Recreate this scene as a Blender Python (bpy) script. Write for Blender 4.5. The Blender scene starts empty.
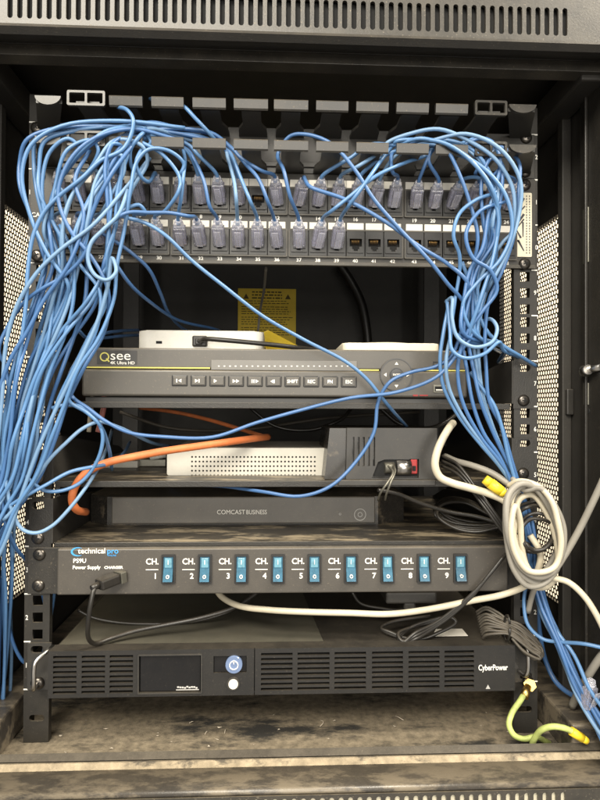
import bpy, bmesh, math, random
from mathutils import Vector, Matrix
random.seed(7)
scene = bpy.context.scene
COL = scene.collection
# ------------------------------------------------------------------ camera
F_PX, CX, CY = 575.0, 300.0, 400.0
CAM = Vector((-.0107, -.5513, .2655)); YAW, PIT, ROL = .0424, .0116, .0047
DIR = Vector((math.sin(YAW)*math.cos(PIT), math.cos(YAW)*math.cos(PIT), math.sin(PIT)))
R0 = Vector((math.cos(YAW), -math.sin(YAW), 0)); U0 = R0.cross(DIR)
RT = R0*math.cos(ROL) + U0*math.sin(ROL); UP = U0*math.cos(ROL) - R0*math.sin(ROL)
cd = bpy.data.cameras.new('camera'); cam = bpy.data.objects.new('camera', cd); COL.objects.link(cam)
cd.sensor_fit = 'VERTICAL'; cd.sensor_height = 36.0; cd.lens = F_PX/800*36
cd.clip_start = .01; cd.clip_end = 50
cam.matrix_world = Matrix(((RT.x, UP.x, -DIR.x, CAM.x), (RT.y, UP.y, -DIR.y, CAM.y), (RT.z, UP.z, -DIR.z, CAM.z), (0, 0, 0, 1)))
scene.camera = cam
# ------------------------------------------------------------------ light
w = bpy.data.worlds.new('World'); scene.world = w; w.use_nodes = True
bg = w.node_tree.nodes['Background']; bg.inputs[0].default_value = (1.0, .93, .82, 1); bg.inputs[1].default_value = .47
def area(name, loc, aim, sx, sy, power, col):
    l = bpy.data.lights.new(name, 'AREA'); l.shape = 'RECTANGLE'; l.size = sx; l.size_y = sy; l.energy = power; l.color = col
    o = bpy.data.objects.new(name, l); COL.objects.link(o); o.location = loc
    o.rotation_euler = (Vector(aim) - Vector(loc)).to_track_quat('-Z', 'Y').to_euler(); return o
area('overhead_light', (-.85, -2.0, 1.9), (0, 0, .25), 1.8, .9, 135, (1, .93, .80))
area('front_fill', (.2, -3.2, .55), (0, 0, .27), 2.4, 1.3, 68, (1, .95, .86))  # added soft fill lamp, stands in for light bouncing off the room
area('overhead_light', (1.5, -.9, 2.0), (.55, .45, .1), .9, .5, 95, (1, .92, .78))  # added lamp, brightens the wall seen through the right mesh
vs = scene.view_settings; vs.view_transform = 'Standard'; vs.look = 'None'; vs.exposure = 0; vs.gamma = 1; vs.use_curve_mapping = False
scene.render.engine = 'CYCLES'
scene.cycles.max_bounces = 9; scene.cycles.transmission_bounces = 9

# ------------------------------------------------------------------ helpers
def P(px, py, y):                       # a point on the plane at depth y that stands where a photograph pixel shows it
    d = DIR*F_PX + RT*(px-CX) - UP*(py-CY)
    return CAM + d*((y-CAM.y)/d.y)
def fx(px, y, py=400): return P(px, py, y).x
def fz(py, y, px=290): return P(px, py, y).z

def nd(nt, t, **k):
    n = nt.nodes.new(t)
    for a, b in k.items(): setattr(n, a, b)
    return n
def mat(name, col, rough=.5, metal=0, dust=0., topdust=0., bump=0., nscale=40., spec=.5, trans=0., dcol=(.30, .25, .18), var=.12, scuff=None, alpha=1., coat=0.):
    m = bpy.data.materials.new(name); m.use_nodes = True; nt = m.node_tree; L = nt.links.new
    b = nt.nodes['Principled BSDF']
    b.inputs['Roughness'].default_value = rough; b.inputs['Metallic'].default_value = metal
    b.inputs['Specular IOR Level'].default_value = spec
    b.inputs['Transmission Weight'].default_value = trans; b.inputs['Alpha'].default_value = alpha; b.inputs['Coat Weight'].default_value = coat
    tc = nd(nt, 'ShaderNodeNewGeometry'); pos = tc.outputs['Position']
    n1 = nd(nt, 'ShaderNodeTexNoise'); n1.inputs['Scale'].default_value = nscale; n1.inputs['Detail'].default_value = 6; n1.inputs['Roughness'].default_value = .65; L(pos, n1.inputs['Vector'])
    mx = nd(nt, 'ShaderNodeMix', data_type='RGBA', blend_type='MULTIPLY'); mx.inputs[0].default_value = 1
    mx.inputs[6].default_value = (*col, 1)
    r1 = nd(nt, 'ShaderNodeMapRange'); r1.inputs[1].default_value = .3; r1.inputs[2].default_value = .7; r1.inputs[3].default_value = 1-var; r1.inputs[4].default_value = 1+var
    L(n1.outputs[0], r1.inputs[0]); L(r1.outputs[0], mx.inputs[7])
    out = mx.outputs[2]
    if scuff:
        mp = nd(nt, 'ShaderNodeMapping'); mp.inputs['Scale'].default_value = scuff[2]; mp.inputs['Rotation'].default_value = (0, 0, .5); L(pos, mp.inputs[0])
        ns = nd(nt, 'ShaderNodeTexNoise'); ns.inputs['Scale'].default_value = scuff[1]; ns.inputs['Detail'].default_value = 12; ns.inputs['Roughness'].default_value = .72; ns.inputs['Distortion'].default_value = .15; L(mp.outputs[0], ns.inputs['Vector'])
        rs = nd(nt, 'ShaderNodeMapRange'); rs.inputs[1].default_value = scuff[3]; rs.inputs[2].default_value = scuff[3]+.10; L(ns.outputs[0], rs.inputs[0])
        ms = nd(nt, 'ShaderNodeMix', data_type='RGBA'); L(rs.outputs[0], ms.inputs[0]); L(out, ms.inputs[6]); ms.inputs[7].default_value = (*scuff[0], 1)
        out = ms.outputs[2]
    if dust or topdust:
        n2 = nd(nt, 'ShaderNodeTexNoise'); n2.inputs['Scale'].default_value = 34; n2.inputs['Detail'].default_value = 12; n2.inputs['Roughness'].default_value = .78; L(pos, n2.inputs['Vector'])
        n3 = nd(nt, 'ShaderNodeTexNoise'); n3.inputs['Scale'].default_value = 520; n3.inputs['Detail'].default_value = 2; L(pos, n3.inputs['Vector'])
        ra = nd(nt, 'ShaderNodeMapRange'); ra.inputs[1].default_value = .35; ra.inputs[2].default_value = .75; ra.inputs[4].default_value = dust*2; L(n2.outputs[0], ra.inputs[0])
        sp = nd(nt, 'ShaderNodeSeparateXYZ'); L(tc.outputs['Normal'], sp.inputs[0])
        rb = nd(nt, 'ShaderNodeMapRange'); rb.inputs[1].default_value = .25; rb.inputs[2].default_value = .95; rb.inputs[4].default_value = topdust; L(sp.outputs[2], rb.inputs[0])
        mm = nd(nt, 'ShaderNodeMath', operation='MULTIPLY'); L(rb.outputs[0], mm.inputs[0])
        rr = nd(nt, 'ShaderNodeMapRange'); rr.inputs[1].default_value = .3; rr.inputs[2].default_value = .62; rr.inputs[3].default_value = .35; rr.inputs[4].default_value = 1.1; L(n2.outputs[0], rr.inputs[0]); L(rr.outputs[0], mm.inputs[1])
        ad = nd(nt, 'ShaderNodeMath', operation='ADD'); L(ra.outputs[0], ad.inputs[0]); L(mm.outputs[0], ad.inputs[1])
        rc = nd(nt, 'ShaderNodeMapRange'); rc.inputs[1].default_value = .65; rc.inputs[2].default_value = .76; rc.inputs[4].default_value = min(.5, dust*3+topdust*.3); L(n3.outputs[0], rc.inputs[0])
        a2 = nd(nt, 'ShaderNodeMath', operation='ADD', use_clamp=True); L(ad.outputs[0], a2.inputs[0]); L(rc.outputs[0], a2.inputs[1])
        md = nd(nt, 'ShaderNodeMix', data_type='RGBA'); L(a2.outputs[0], md.inputs[0]); L(out, md.inputs[6]); md.inputs[7].default_value = (*dcol, 1)
        out = md.outputs[2]
        ro = nd(nt, 'ShaderNodeMapRange'); ro.inputs[3].default_value = rough; ro.inputs[4].default_value = .9; L(a2.outputs[0], ro.inputs[0]); L(ro.outputs[0], b.inputs['Roughness'])
    L(out, b.inputs['Base Color'])
    if bump:
        nb = nd(nt, 'ShaderNodeTexNoise'); nb.inputs['Scale'].default_value = 900; nb.inputs['Detail'].default_value = 3; L(pos, nb.inputs['Vector'])
        bp = nd(nt, 'ShaderNodeBump'); bp.inputs['Strength'].default_value = bump; bp.inputs['Distance'].default_value = .0006; L(nb.outputs[0], bp.inputs['Height']); L(bp.outputs[0], b.inputs['Normal'])
    return m
M = {}
M['wall'] = mat('wall_paint', (.86, .75, .58), .8, bump=.2, var=.06, nscale=6)
M['paint'] = mat('black_powder_coat', (.016, .0148, .013), .42, dust=.02, topdust=.22, bump=.35)
M['bezel'] = mat('dusty_black_bezel', (.030, .028, .025), .36, dust=.05, topdust=.42, bump=.15, dcol=(.36, .30, .21), spec=.5)
M['inside'] = mat('dark_inner_sheet', (.026, .024, .021), .6, dust=.015, topdust=.2, bump=.2)
M['rail'] = mat('rail_black', (.016, .015, .0135), .44, dust=.03, topdust=.3, bump=.2)
M['floor'] = mat('dusty_floor', (.175, .143, .098), .9, var=.5, nscale=120, bump=1., scuff=((.020, .018, .015), 14, (.6, 1.7, 1), .51))
M['plastic'] = mat('black_plastic', (.026, .025, .0235), .40, dust=.03, topdust=.22)
M['panel'] = mat('patch_panel_black', (.026, .0245, .022), .45, dust=.04, topdust=.3, bump=.15)
M['jack'] = mat('jack_plastic', (.011, .011, .011), .35, dust=.015, topdust=.2)
M['bezelframe'] = mat('port_frame', (.055, .051, .043), .5, dust=.05, topdust=.5)
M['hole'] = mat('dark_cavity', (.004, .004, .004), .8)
M['gold'] = mat('gold_contact', (.55, .33, .12), .35, 1)
M['label'] = mat('white_label', (.74, .71, .64), .6, dust=.04, var=.06, nscale=150)
M['ink'] = mat('white_print', (.78, .76, .70), .6, var=.05)
M['dim_ink'] = mat('grey_print', (.42, .41, .39), .6)
M['blue'] = mat('blue_cable_jacket', (.082, .190, .375), .34, var=.10, nscale=25, dust=.015, topdust=.10)
M['blue2'] = mat('blue_cable_jacket_pale', (.135, .245, .40), .45, var=.10, nscale=25, dust=.02, topdust=.14)
M['blue3'] = mat('blue_cable_jacket_deep', (.050, .130, .30), .38, var=.10, nscale=25, dust=.01, topdust=.10)
M['clear'] = mat('clear_plug', (.90, .90, 1.0), .10, trans=.82, var=.05, nscale=300)
M['tab'] = mat('clear_tab', (.92, .92, 1.0), .10, trans=.75, var=.05, nscale=300)
M['screw'] = mat('black_screw', (.11, .10, .09), .28, .9, dust=.02, topdust=.15)
M['steel'] = mat('bright_steel', (.55, .53, .50), .28, 1, dust=.02)
M['steel_dull'] = mat('dull_steel', (.20, .195, .165), .40, .8, dust=.05, topdust=.22)
M['dvr'] = mat('grey_dvr_plastic', (.064, .059, .051), .36, dust=.03, topdust=.5, var=.06)
M['dvr2'] = mat('grey_dvr_strip', (.14, .135, .125), .4, dust=.03, var=.06)
M['dvrdark'] = mat('dvr_base', (.02, .02, .02), .4, dust=.03)
M['lime'] = mat('yellow_green_line', (.55, .50, .12), .5)
M['red'] = mat('red_print', (.30, .02, .02), .5)
M['btn'] = mat('button_dark', (.022, .022, .022), .3)
M['white'] = mat('white_plastic', (.72, .70, .64), .42, dust=.06, topdust=.25, var=.05)
M['cream'] = mat('cream_plastic', (.68, .63, .50), .45, dust=.05, topdust=.2, var=.05)
M['silver'] = mat('silver_plastic', (.52, .50, .44), .42, dust=.05, topdust=.3, var=.05)
M['yellow'] = mat('yellow_notice', (.80, .57, .04), .6, var=.08)
M['yprint'] = mat('notice_print', (.10, .07, .01), .7)
M['ps'] = mat('charcoal_face', (.054, .049, .043), .42, dust=.03, topdust=.4, bump=.12, var=.05)
M['cyan'] = mat('blue_rocker', (.035, .14, .225), .14, trans=.25, var=.25, nscale=200, coat=1.)
M['cyan2'] = mat('rocker_streak_blue', (.15, .34, .44), .16, trans=.15, var=.25, nscale=200, coat=1.)
M['logo'] = mat('logo_blue', (.05, .30, .65), .5)
M['ups'] = mat('ups_face', (.0125, .012, .0117), .42, dust=.015, topdust=.10, bump=.12, var=.05)
M['lcd'] = mat('dark_screen', (.008, .008, .009), .08, dust=.01)
M['lens'] = mat('bluish_button', (.18, .25, .42), .12, .3, coat=.6)
M['button'] = mat('cream_button', (.68, .64, .56), .4)
M['modem'] = mat('charcoal_router', (.085, .078, .068), .34, dust=.06, topdust=.4, var=.2, nscale=25)
M['gloss'] = mat('dusty_gloss_black', (.016, .015, .014), .25, dust=.04, topdust=.10, scuff=((.13, .105, .075), 26, (.8, 2.0, 1), .55))
M['shelf'] = mat('shelf_black', (.016, .015, .014), .36, dust=.03, topdust=.10, scuff=((.30, .245, .165), 24, (.7, 2.2, 1), .495))
M['orange'] = mat('orange_cable', (.60, .16, .045), .5, var=.18, nscale=90, dust=.06, topdust=.15)
M['beige'] = mat('grey_beige_cable', (.24, .225, .195), .5, dust=.05, var=.1)
M['ivory'] = mat('ivory_cable', (.52, .47, .36), .48, dust=.06, var=.12)
M['black'] = mat('black_cord', (.014, .013, .012), .36, dust=.02, topdust=.10)
M['brown'] = mat('dusty_grey_cord', (.060, .053, .043), .5, dust=.05, topdust=.25)
M['green'] = mat('green_yellow_wire', (.40, .47, .14), .5, var=.4, nscale=60, dust=.08)
M['yel'] = mat('yellow_sleeve', (.80, .58, .03), .45)
M['brass'] = mat('brass_lug', (.60, .42, .14), .35, 1)
M['sticker'] = mat('cream_sticker', (.70, .65, .50), .5, dust=.03)
M['sink'] = mat('dark_sticker_ink', (.035, .033, .04), .5)
M['pink'] = mat('pink_wire', (.55, .20, .17), .5)
M['cap'] = mat('finger_cap_plastic', (.026, .025, .023), .30, dust=.05, topdust=.35)
M['dust'] = mat('settled_dust', (.27, .22, .15), .95, var=.4, nscale=90, bump=.8, scuff=((.085, .072, .054), 60, (.5, 1, 1), .53))
M['sill'] = mat('dusty_sill', (.032, .029, .026), .34, dust=.05, topdust=.10, bump=.2, dcol=(.30, .245, .17), spec=.7, scuff=((.15, .125, .09), 45, (.35, 1.2, 1), .455))
M['cover'] = mat('worn_metal_cover', (.15, .145, .115), .36, .55, dust=.05, topdust=.12)
M['lint'] = mat('pale_lint', (.46, .40, .32), .9, var=.3, nscale=200)

class B:
    def __init__(s): s.bm = bmesh.new()
    def box(s, x0, x1, y0, y1, z0, z1, bev=0, seg=2):
        vs_ = [s.bm.verts.new((x, y, z)) for x in (x0, x1) for y in (y0, y1) for z in (z0, z1)]
        fs = [s.bm.faces.new([vs_[i] for i in q]) for q in ((0, 1, 3, 2), (4, 6, 7, 5), (0, 4, 5, 1), (2, 3, 7, 6), (0, 2, 6, 4), (1, 5, 7, 3))]
        if bev:
            es = list({e for f in fs for e in f.edges})
            bmesh.ops.bevel(s.bm, geom=es, offset=bev, segments=seg, profile=.5, affect='EDGES')
        return s
    def cyl(s, p0, p1, r0, r1=None, n=20, cap=True, bev=0):
        p0, p1 = Vector(p0), Vector(p1); r1 = r0 if r1 is None else r1
        d = (p1-p0).normalized(); a = d.orthogonal().normalized(); b = d.cross(a)
        A = [s.bm.verts.new(p0+(a*math.cos(2*math.pi*i/n)+b*math.sin(2*math.pi*i/n))*r0) for i in range(n)]
        C = [s.bm.verts.new(p1+(a*math.cos(2*math.pi*i/n)+b*math.sin(2*math.pi*i/n))*r1) for i in range(n)]
        for i in range(n): s.bm.faces.new((A[i], A[(i+1) % n], C[(i+1) % n], C[i])).smooth = True
        if cap: s.bm.faces.new(A[::-1]); s.bm.faces.new(C)
        return s
    def ring(s, c, r_in, r_out, y0, y1, n=36):       # annulus facing -y
        c = Vector(c); rows = []
        for r, y in ((r_in, y1), (r_in, y0), (r_out, y0), (r_out, y1)):
            rows.append([s.bm.verts.new((c.x+r*math.cos(2*math.pi*i/n), y, c.z+r*math.sin(2*math.pi*i/n))) for i in range(n)])
        for k in range(4):
            a, b = rows[k], rows[(k+1) % 4]
            for i in range(n): s.bm.faces.new((a[i], a[(i+1) % n], b[(i+1) % n], b[i]))
        return s
    def poly(s, pts, vec):                            # prism: polygon swept along vec
        vec = Vector(vec); A = [s.bm.verts.new(p) for p in pts]; C = [s.bm.verts.new(Vector(p)+vec) for p in pts]; n = len(pts)
        s.bm.faces.new(A); s.bm.faces.new(C[::-1])
        for i in range(n): s.bm.faces.new((A[i], C[i], C[(i+1) % n], A[(i+1) % n]))
        return s
    def tube(s, pts, r, n=8, taper=None):
        N = len(pts); rows = []; a = None
        for i in range(N):
            t = (pts[min(i+1, N-1)]-pts[max(i-1, 0)]).normalized()
            if a is None: a = t.orthogonal().normalized()
            else:
                a = a-t*a.dot(t); a = a.normalized() if a.length > 1e-6 else t.orthogonal().normalized()
            b = t.cross(a); rr = r if not taper else r*taper(i/(N-1))
            rows.append([s.bm.verts.new(pts[i]+(a*math.cos(2*math.pi*k/n)+b*math.sin(2*math.pi*k/n))*rr) for k in range(n)])
        for i in range(N-1):
            for k in range(n): s.bm.faces.new((rows[i][k], rows[i][(k+1) % n], rows[i+1][(k+1) % n], rows[i+1][k])).smooth = True
        s.bm.faces.new(rows[0][::-1]); s.bm.faces.new(rows[-1]); return s
    def mesh(s, name, m, recalc=True):
        if recalc: bmesh.ops.recalc_face_normals(s.bm, faces=s.bm.faces)
        me = bpy.data.meshes.new(name); s.bm.to_mesh(me); s.bm.free(); me.materials.append(M[m] if isinstance(m, str) else m); return me
    def obj(s, name, m, parent=None): return link(name, s.mesh(name, m), parent)
def link(name, me, parent=None, loc=None, rot=None):
    o = bpy.data.objects.new(name, me); COL.objects.link(o)
    if loc is not None: o.location = loc
    if rot is not None: o.rotation_euler = rot
    if parent is not None:
        o.parent = parent; o.matrix_parent_inverse = Matrix.Translation(-parent.location)   # coordinates stay those of the scene
    return o
def tag(o, label, cat, group=None):
    o['label'] = label; o['category'] = cat
    if group: o['group'] = group
    return o
def thing(name, label, cat, loc=(0, 0, 0), group=None):
    o = bpy.data.objects.new(name, None); COL.objects.link(o); o.location = loc; o.empty_display_size = .02
    return tag(o, label, cat, group)
def curve_mesh(cu, name, m):
    o = bpy.data.objects.new('tmp', cu); COL.objects.link(o)
    dg = bpy.context.evaluated_depsgraph_get(); me = bpy.data.meshes.new_from_object(o.evaluated_get(dg)); me.name = name
    bpy.data.objects.remove(o); me.materials.clear(); me.materials.append(M[m]); return me
TXT = {}
def text(s_, size, px, py, y, parent=None, m='ink', align='CENTER', bold=.0, name='lettering', sx=1., rot=0., thick=.00012):
    if px is None: parent = y
    key = (s_, size, m, align, bold, sx)
    if key not in TXT:
        cu = bpy.data.curves.new('txt', 'FONT'); cu.body = s_; cu.size = size; cu.align_x = align; cu.align_y = 'CENTER'; cu.extrude = thick; cu.offset = bold; cu.resolution_u = 3
        me = curve_mesh(cu, name, m)
        me.transform(Matrix.Scale(sx, 4, (1, 0, 0))); me.transform(Matrix.Rotation(math.radians(90), 4, 'X')); TXT[key] = me; bpy.data.curves.remove(cu)
    loc = P(px, py, y) if px is not None else py
    return link(name, TXT[key], parent, loc, (0, rot, 0))
def rrect(x0, x1, z0, z1, r, n=4):
    pts = []
    for cx, cz, a0 in ((x1-r, z1-r, 0), (x0+r, z1-r, 90), (x0+r, z0+r, 180), (x1-r, z0+r, 270)):
        for i in range(n+1):
            a = math.radians(a0+90*i/n); pts.append((cx+r*math.cos(a), cz+r*math.sin(a)))
    return pts
def plate(name, outer, holes, y0, y1, m, parent=None, bev=0):   # upright sheet in the x-z plane with real holes, from y0 (front) to y1
    cu = bpy.data.curves.new('plate', 'CURVE'); cu.dimensions = '2D'; cu.fill_mode = 'BOTH'; cu.extrude = abs(y1-y0)/2; cu.bevel_depth = bev; cu.bevel_resolution = 1
    for pts in [outer]+holes:
        sp = cu.splines.new('POLY'); sp.points.add(len(pts)-1); sp.use_cyclic_u = True
        for i, p in enumerate(pts): sp.points[i].co = (p[0], p[1], 0, 1)
    me = curve_mesh(cu, name, m); bpy.data.curves.remove(cu)
    me.transform(Matrix.Rotation(math.radians(90), 4, 'X')); me.transform(Matrix.Translation((0, (y0+y1)/2, 0)))
    return link(name, me, parent)
def grille(name, x0, x1, z0, z1, cols, y0, y1, m, parent):     # sheet whose slot columns are cut as [(xa, xb, [(za, zb), ...]), ...]
    b = B(); x = x0
    for xa, xb, rows in sorted(cols):
        b.box(x, xa, y0, y1, z0, z1); z = z0
        for za, zb in sorted(rows):
            b.box(xa, xb, y0, y1, z, za); z = zb
        b.box(xa, xb, y0, y1, z, z1); x = xb
    b.box(x, x1, y0, y1, z0, z1)
    bmesh.ops.remove_doubles(b.bm, verts=b.bm.verts, dist=1e-6)
    return b.obj(name, m, parent)
def rect(x0, x1, z0, z1): return [(x0, z0), (x1, z0), (x1, z1), (x0, z1)]
def spline(pts, per=6):
    pts = [Vector(p) for p in pts]; Q = [pts[0]*2-pts[1]]+pts+[pts[-1]*2-pts[-2]]; out = []
    for i in range(1, len(Q)-2):
        p0, p1, p2, p3 = Q[i-1:i+3]
        t0 = 0; t1 = t0+max((p1-p0).length, 1e-5)**.5; t2 = t1+max((p2-p1).length, 1e-5)**.5; t3 = t2+max((p3-p2).length, 1e-5)**.5
        for k in range(per):
            t = t1+(t2-t1)*k/per
            a1 = p0*((t1-t)/(t1-t0))+p1*((t-t0)/(t1-t0)); a2 = p1*((t2-t)/(t2-t1))+p2*((t-t1)/(t2-t1)); a3 = p2*((t3-t)/(t3-t2))+p3*((t-t2)/(t3-t2))
            b1 = a1*((t2-t)/(t2-t0))+a2*((t-t0)/(t2-t0)); b2 = a2*((t3-t)/(t3-t1))+a3*((t-t1)/(t3-t1))
            out.append(b1*((t2-t)/(t2-t1))+b2*((t-t1)/(t2-t1)))
    out.append(pts[-1]); return out
UH = .04445
def zu(u): return u*UH            # top of unit u (bottom of unit 1 is 0)

# ================================================================== the wall behind
o = B().box(-3, 3, .468, .50, -1.5, 2.6).obj('wall', 'wall'); o['kind'] = 'structure'

# ================================================================== the cabinet
cab = thing('rack_cabinet', 'open black steel rack cabinet with perforated sides and slotted dusty front frame', 'cabinet', (0, .2, -.12))
XS, YF, YB, ZB, ZT = .29, -.06, .45, -.05, .60
B().box(-XS-.03, XS+.03, YF, YB, ZT, ZT+.012).obj('roof_panel', 'inside', cab)
B().box(-XS-.03, XS+.03, YB, YB+.014, -.11, ZT+.012).obj('back_panel', 'inside', cab)
B().box(-XS, XS, -.046, YB-.002, ZB-.006, ZB).obj('floor_tray', 'floor', cab)
def side(sg):
    p = .0058; rp = p*.866; r = .00226; y0, y1, z0, z1 = .036, .215, .056, .476
    bm = bmesh.new(); X = sg*XS; R = p/math.sqrt(3)
    nr = int((z1-z0)/rp); nc = int((y1-y0)/p)
    cache = {}
    def V(y, z):
        k = (round(y*4e4), round(z*4e4))
        if k not in cache: cache[k] = bm.verts.new((X, y, z))
        return cache[k]
    for j in range(nr):
        for i in range(nc):
            cy = y0+p*.5+i*p+(p/2 if j % 2 else 0); cz = z0+rp*.5+j*rp; O = []; I = []; I2 = []
            hexv = [(cy+R*math.sin(math.radians(60*k)), cz+R*math.cos(math.radians(60*k))) for k in range(6)]
            for k in range(6):
                a, b = hexv[k], hexv[(k+1) % 6]; O += [V(*a), V((a[0]+b[0])/2, (a[1]+b[1])/2)]
            for k in range(12):
                an = math.radians(30*k); yy, zz = cy+r*math.sin(an), cz+r*math.cos(an)
                I.append(bm.verts.new((X, yy, zz))); I2.append(bm.verts.new((X+sg*.0004, yy, zz)))
            for k in range(12):
                n = (k+1) % 12; bm.faces.new((O[k], O[n], I[n], I[k])); bm.faces.new((I[k], I[n], I2[n], I2[k]))
    me = bpy.data.meshes.new('perforated_sheet'); bm.to_mesh(me); bm.free(); me.materials.append(M['inside'])
    a, b = sorted((X, X+sg*.006)); yi0, yi1, zi0, zi1 = y0+.002, y0+nc*p-.001, z0+.002, z0+nr*rp
    s_ = B().box(a, b, YF, yi0, ZB-.06, ZT).box(a, b, yi1, YB, ZB-.06, ZT).box(a, b, yi0, yi1, ZB-.06, zi0).box(a, b, yi0, yi1, zi1, ZT).obj('side_panel', 'inside', cab)
    link('perforated_sheet', me, s_)
    # stiffening fold along the panel, inside
    a, b = sorted((X-sg*.010, X-sg*.0005)); B().box(a, b, .020, .030, ZB, ZT-.01, .001).obj('panel_fold', 'inside', s_)
    # base member with a dusty top
    a, b = sorted((sg*.256, sg*.288)); B().box(a, b, -.044, .40, ZB+.0005, -.018, .002).obj('base_member', 'sill', cab)
    # top side member
    a, b = sorted((sg*.262, sg*.288)); B().box(a, b, -.05, .44, .560, .585, .002).obj('top_member', 'inside', cab)
    # front post
    a, b = sorted((sg*.2835, sg*.325)); B().box(a, b, -.079, -.006, -.11, .60, .002).obj('front_post', 'paint', cab)
for sg in (-1, 1): side(sg)
# details on the right post
def onpost(px, py, x=.2833):         # a point on the inner face of the right post
    d = DIR*F_PX + RT*(px-CX) - UP*(py-CY); return CAM + d*((x-CAM.x)/d.x)
B().box(.2805, .2834, -.022, -.0195, -.10, .585, .0008).obj('door_stop', 'paint', cab)
for a, c, m_ in (((583.5, 210), (589, 262), 'steel_dull'), ((584, 383), (589, 405), 'steel_dull')):
    p, q = onpost(*a), onpost(*c); y0, y1 = sorted((p.y, q.y)); B().box(.2824, .2836, min(y0, y1), max(y0, y1), min(p.z, q.z), max(p.z, q.z), .0005).obj('post_slot', m_, cab)
c = onpost(588, 371); lt = B().cyl(c+Vector((.001, 0, 0)), c+Vector((-.006, 0, 0)), .0055, .0050).obj('latch', 'steel_dull', cab)
B().cyl(c+Vector((-.004, 0, 0)), c+Vector((-.002, -.026, .002)), .0036, .0030).cyl(c+Vector((-.0055, -.004, 0)), c+Vector((-.0055, -.011, .0006)), .0046).obj('latch_pin', 'steel', lt)
c = onpost(588, 411); B().cyl(c+Vector((-.0004, 0, 0)), c+Vector((.003, 0, 0)), .0028).obj('post_hole', 'hole', cab)
c = onpost(569, 403, .2895); B().box(c.x-.007, c.x, c.y-.010, c.y+.008, c.z-.012, c.z+.014, .001).obj('hinge_block', 'plastic', cab)
# top frame: slotted face, rolled edge, inner lip
def xr(px): return fx(px, -.085, 15)
yfc = -.085; zsl0, zsl1 = fz(27, yfc, 290), fz(0, yfc, 290)
zf0 = fz(32, yfc, 290)
xsl = [xr(10)+(xr(565)-xr(10))*i/59 for i in range(60)]
def slot(x, z0, z1, w=.0042): return rrect(x-w/2, x+w/2, z0, z1, w*.49, 4)
plate('top_slotted_face', rect(-.325, .325, zf0, zf0+.075), [slot(x, zsl0, zsl0+.0235) for x in xsl], yfc, yfc+.0025, 'bezel', cab)
z52, z63 = fz(52, -.055), fz(63, -.055)
B().poly([(-.325, yfc, zf0), (-.325, yfc-.0015, zf0-.003), (-.325, yfc+.003, zf0-.007), (-.325, -.056, z52), (-.325, -.055, z52-.0005), (-.325, -.052, z52+.003), (-.325, yfc+.004, zf0)], (.65, 0, 0)).obj('top_rolled_edge', 'paint', cab)
B().box(-.325, .325, -.0555, -.0535, z63, z52-.0006, .0004).box(-.325, .325, -.053, -.040, z63+.0005, z63+.002).obj('top_inner_lip', 'bezel', cab)
B().box(-.31, .31, -.080, -.079, zf0+.004, zf0+.06).obj('slot_tone_sheet', 'hole', cab)  # near-black sheet, stands in for the shade behind the top slots
# bottom frame
pr = [(-.043, fz(748, -.043)), (-.050, fz(756.5, -.050)), (-.0535, fz(757.5, -.0535)), (-.058, fz(766, -.058)), (-.078, fz(786, -.078)), (-.081, fz(789, -.081))]
zb2 = pr[-1][1]
def sheet(name, prof, m, t=.0015):
    return B().poly([(-.325, y, z) for y, z in prof]+[(-.325, y+.0004, z-t) for y, z in reversed(prof)], (.65, 0, 0)).obj(name, m, cab)
sheet('sill_lip', [(-.043, pr[0][1]-.03), (-.0431, pr[0][1]-.0006), (-.0437, pr[0][1]), pr[1]], 'paint')
sheet('sill_groove', [(pr[1][0]-.0002, pr[1][1]-.0008), (pr[2][0], pr[2][1]-.0010), (pr[3][0]+.0002, pr[3][1]-.0004)], 'dust')
ar = [pr[3], pr[4]]+[(-.078-.0035*math.sin(math.radians(t)), pr[4][1]-.0035+.0035*math.cos(math.radians(t))) for t in range(15, 91, 15)]
sill = sheet('sill_slope', ar, 'sill')
for p in sill.data.polygons: p.use_smooth = abs(p.normal.x) < .5
zb2 = ar[-1][1]
zs = zb2-.0045
plate('bottom_slotted_face', rect(-.325, .325, zb2-.06, zb2-.002), [slot(x, zs-.0235, zs) for x in xsl], -.0815, -.079, 'bezel', cab)
B().box(-.31, .31, -.0775, -.0770, zb2-.06, zb2-.004).obj('slot_tone_sheet', 'sticker', cab)  # added pale sheet, its colour makes the bottom slots look lit
# mounting rails
def rail(sg):
    xo, xi = sg*.2448, sg*.2215; x0, x1 = sorted((xo, xi)); hx = sg*.2325; holes = []
    for u in range(12):
        for dz in (.00635, .02222, .0381):
            z = u*UH+dz; holes.append(rect(hx-.0047, hx+.0047, z-.0047, z+.0047))
    holes.append(rrect(hx-.007, hx+.007, -.030, -.024, .0028))
    r = plate('mounting_rail', rect(x0, x1, -.0495, .560), holes, .0, .002, 'rail', cab)
    a, b = sorted((xo, xo-sg*.002)); B().box(a, b, .0021, .020, -.0495, .56).obj('rail_flange', 'rail', r)
    a, b = sorted((xi, xi+sg*.0018)); B().box(a, b, .0021, .007, -.0495, .56).obj('rail_flange', 'rail', r)
    tx = sg*.2418
    for u in range(1, 13):
        text(str(u), .0062, None, (tx+sg*.0006, -.0003, (u-.5)*UH), r, bold=.0001, name='unit_number', sx=.8)
    t = B()
    for u in range(0, 13): t.box(tx-.0030, tx+.0030, -.0004, -.0001, u*UH-.0006, u*UH+.0006)
    t.obj('unit_ticks', 'ink', r)
    # the rear rail, dim inside
    B().box(*sorted((xo, xi)), .34, .343, -.0495, .56).box(*sorted((xo, xo-sg*.002)), .343, .37, -.0495, .56).obj('rear_rail', 'rail', cab)
for sg in (-1, 1): rail(sg)
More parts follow.
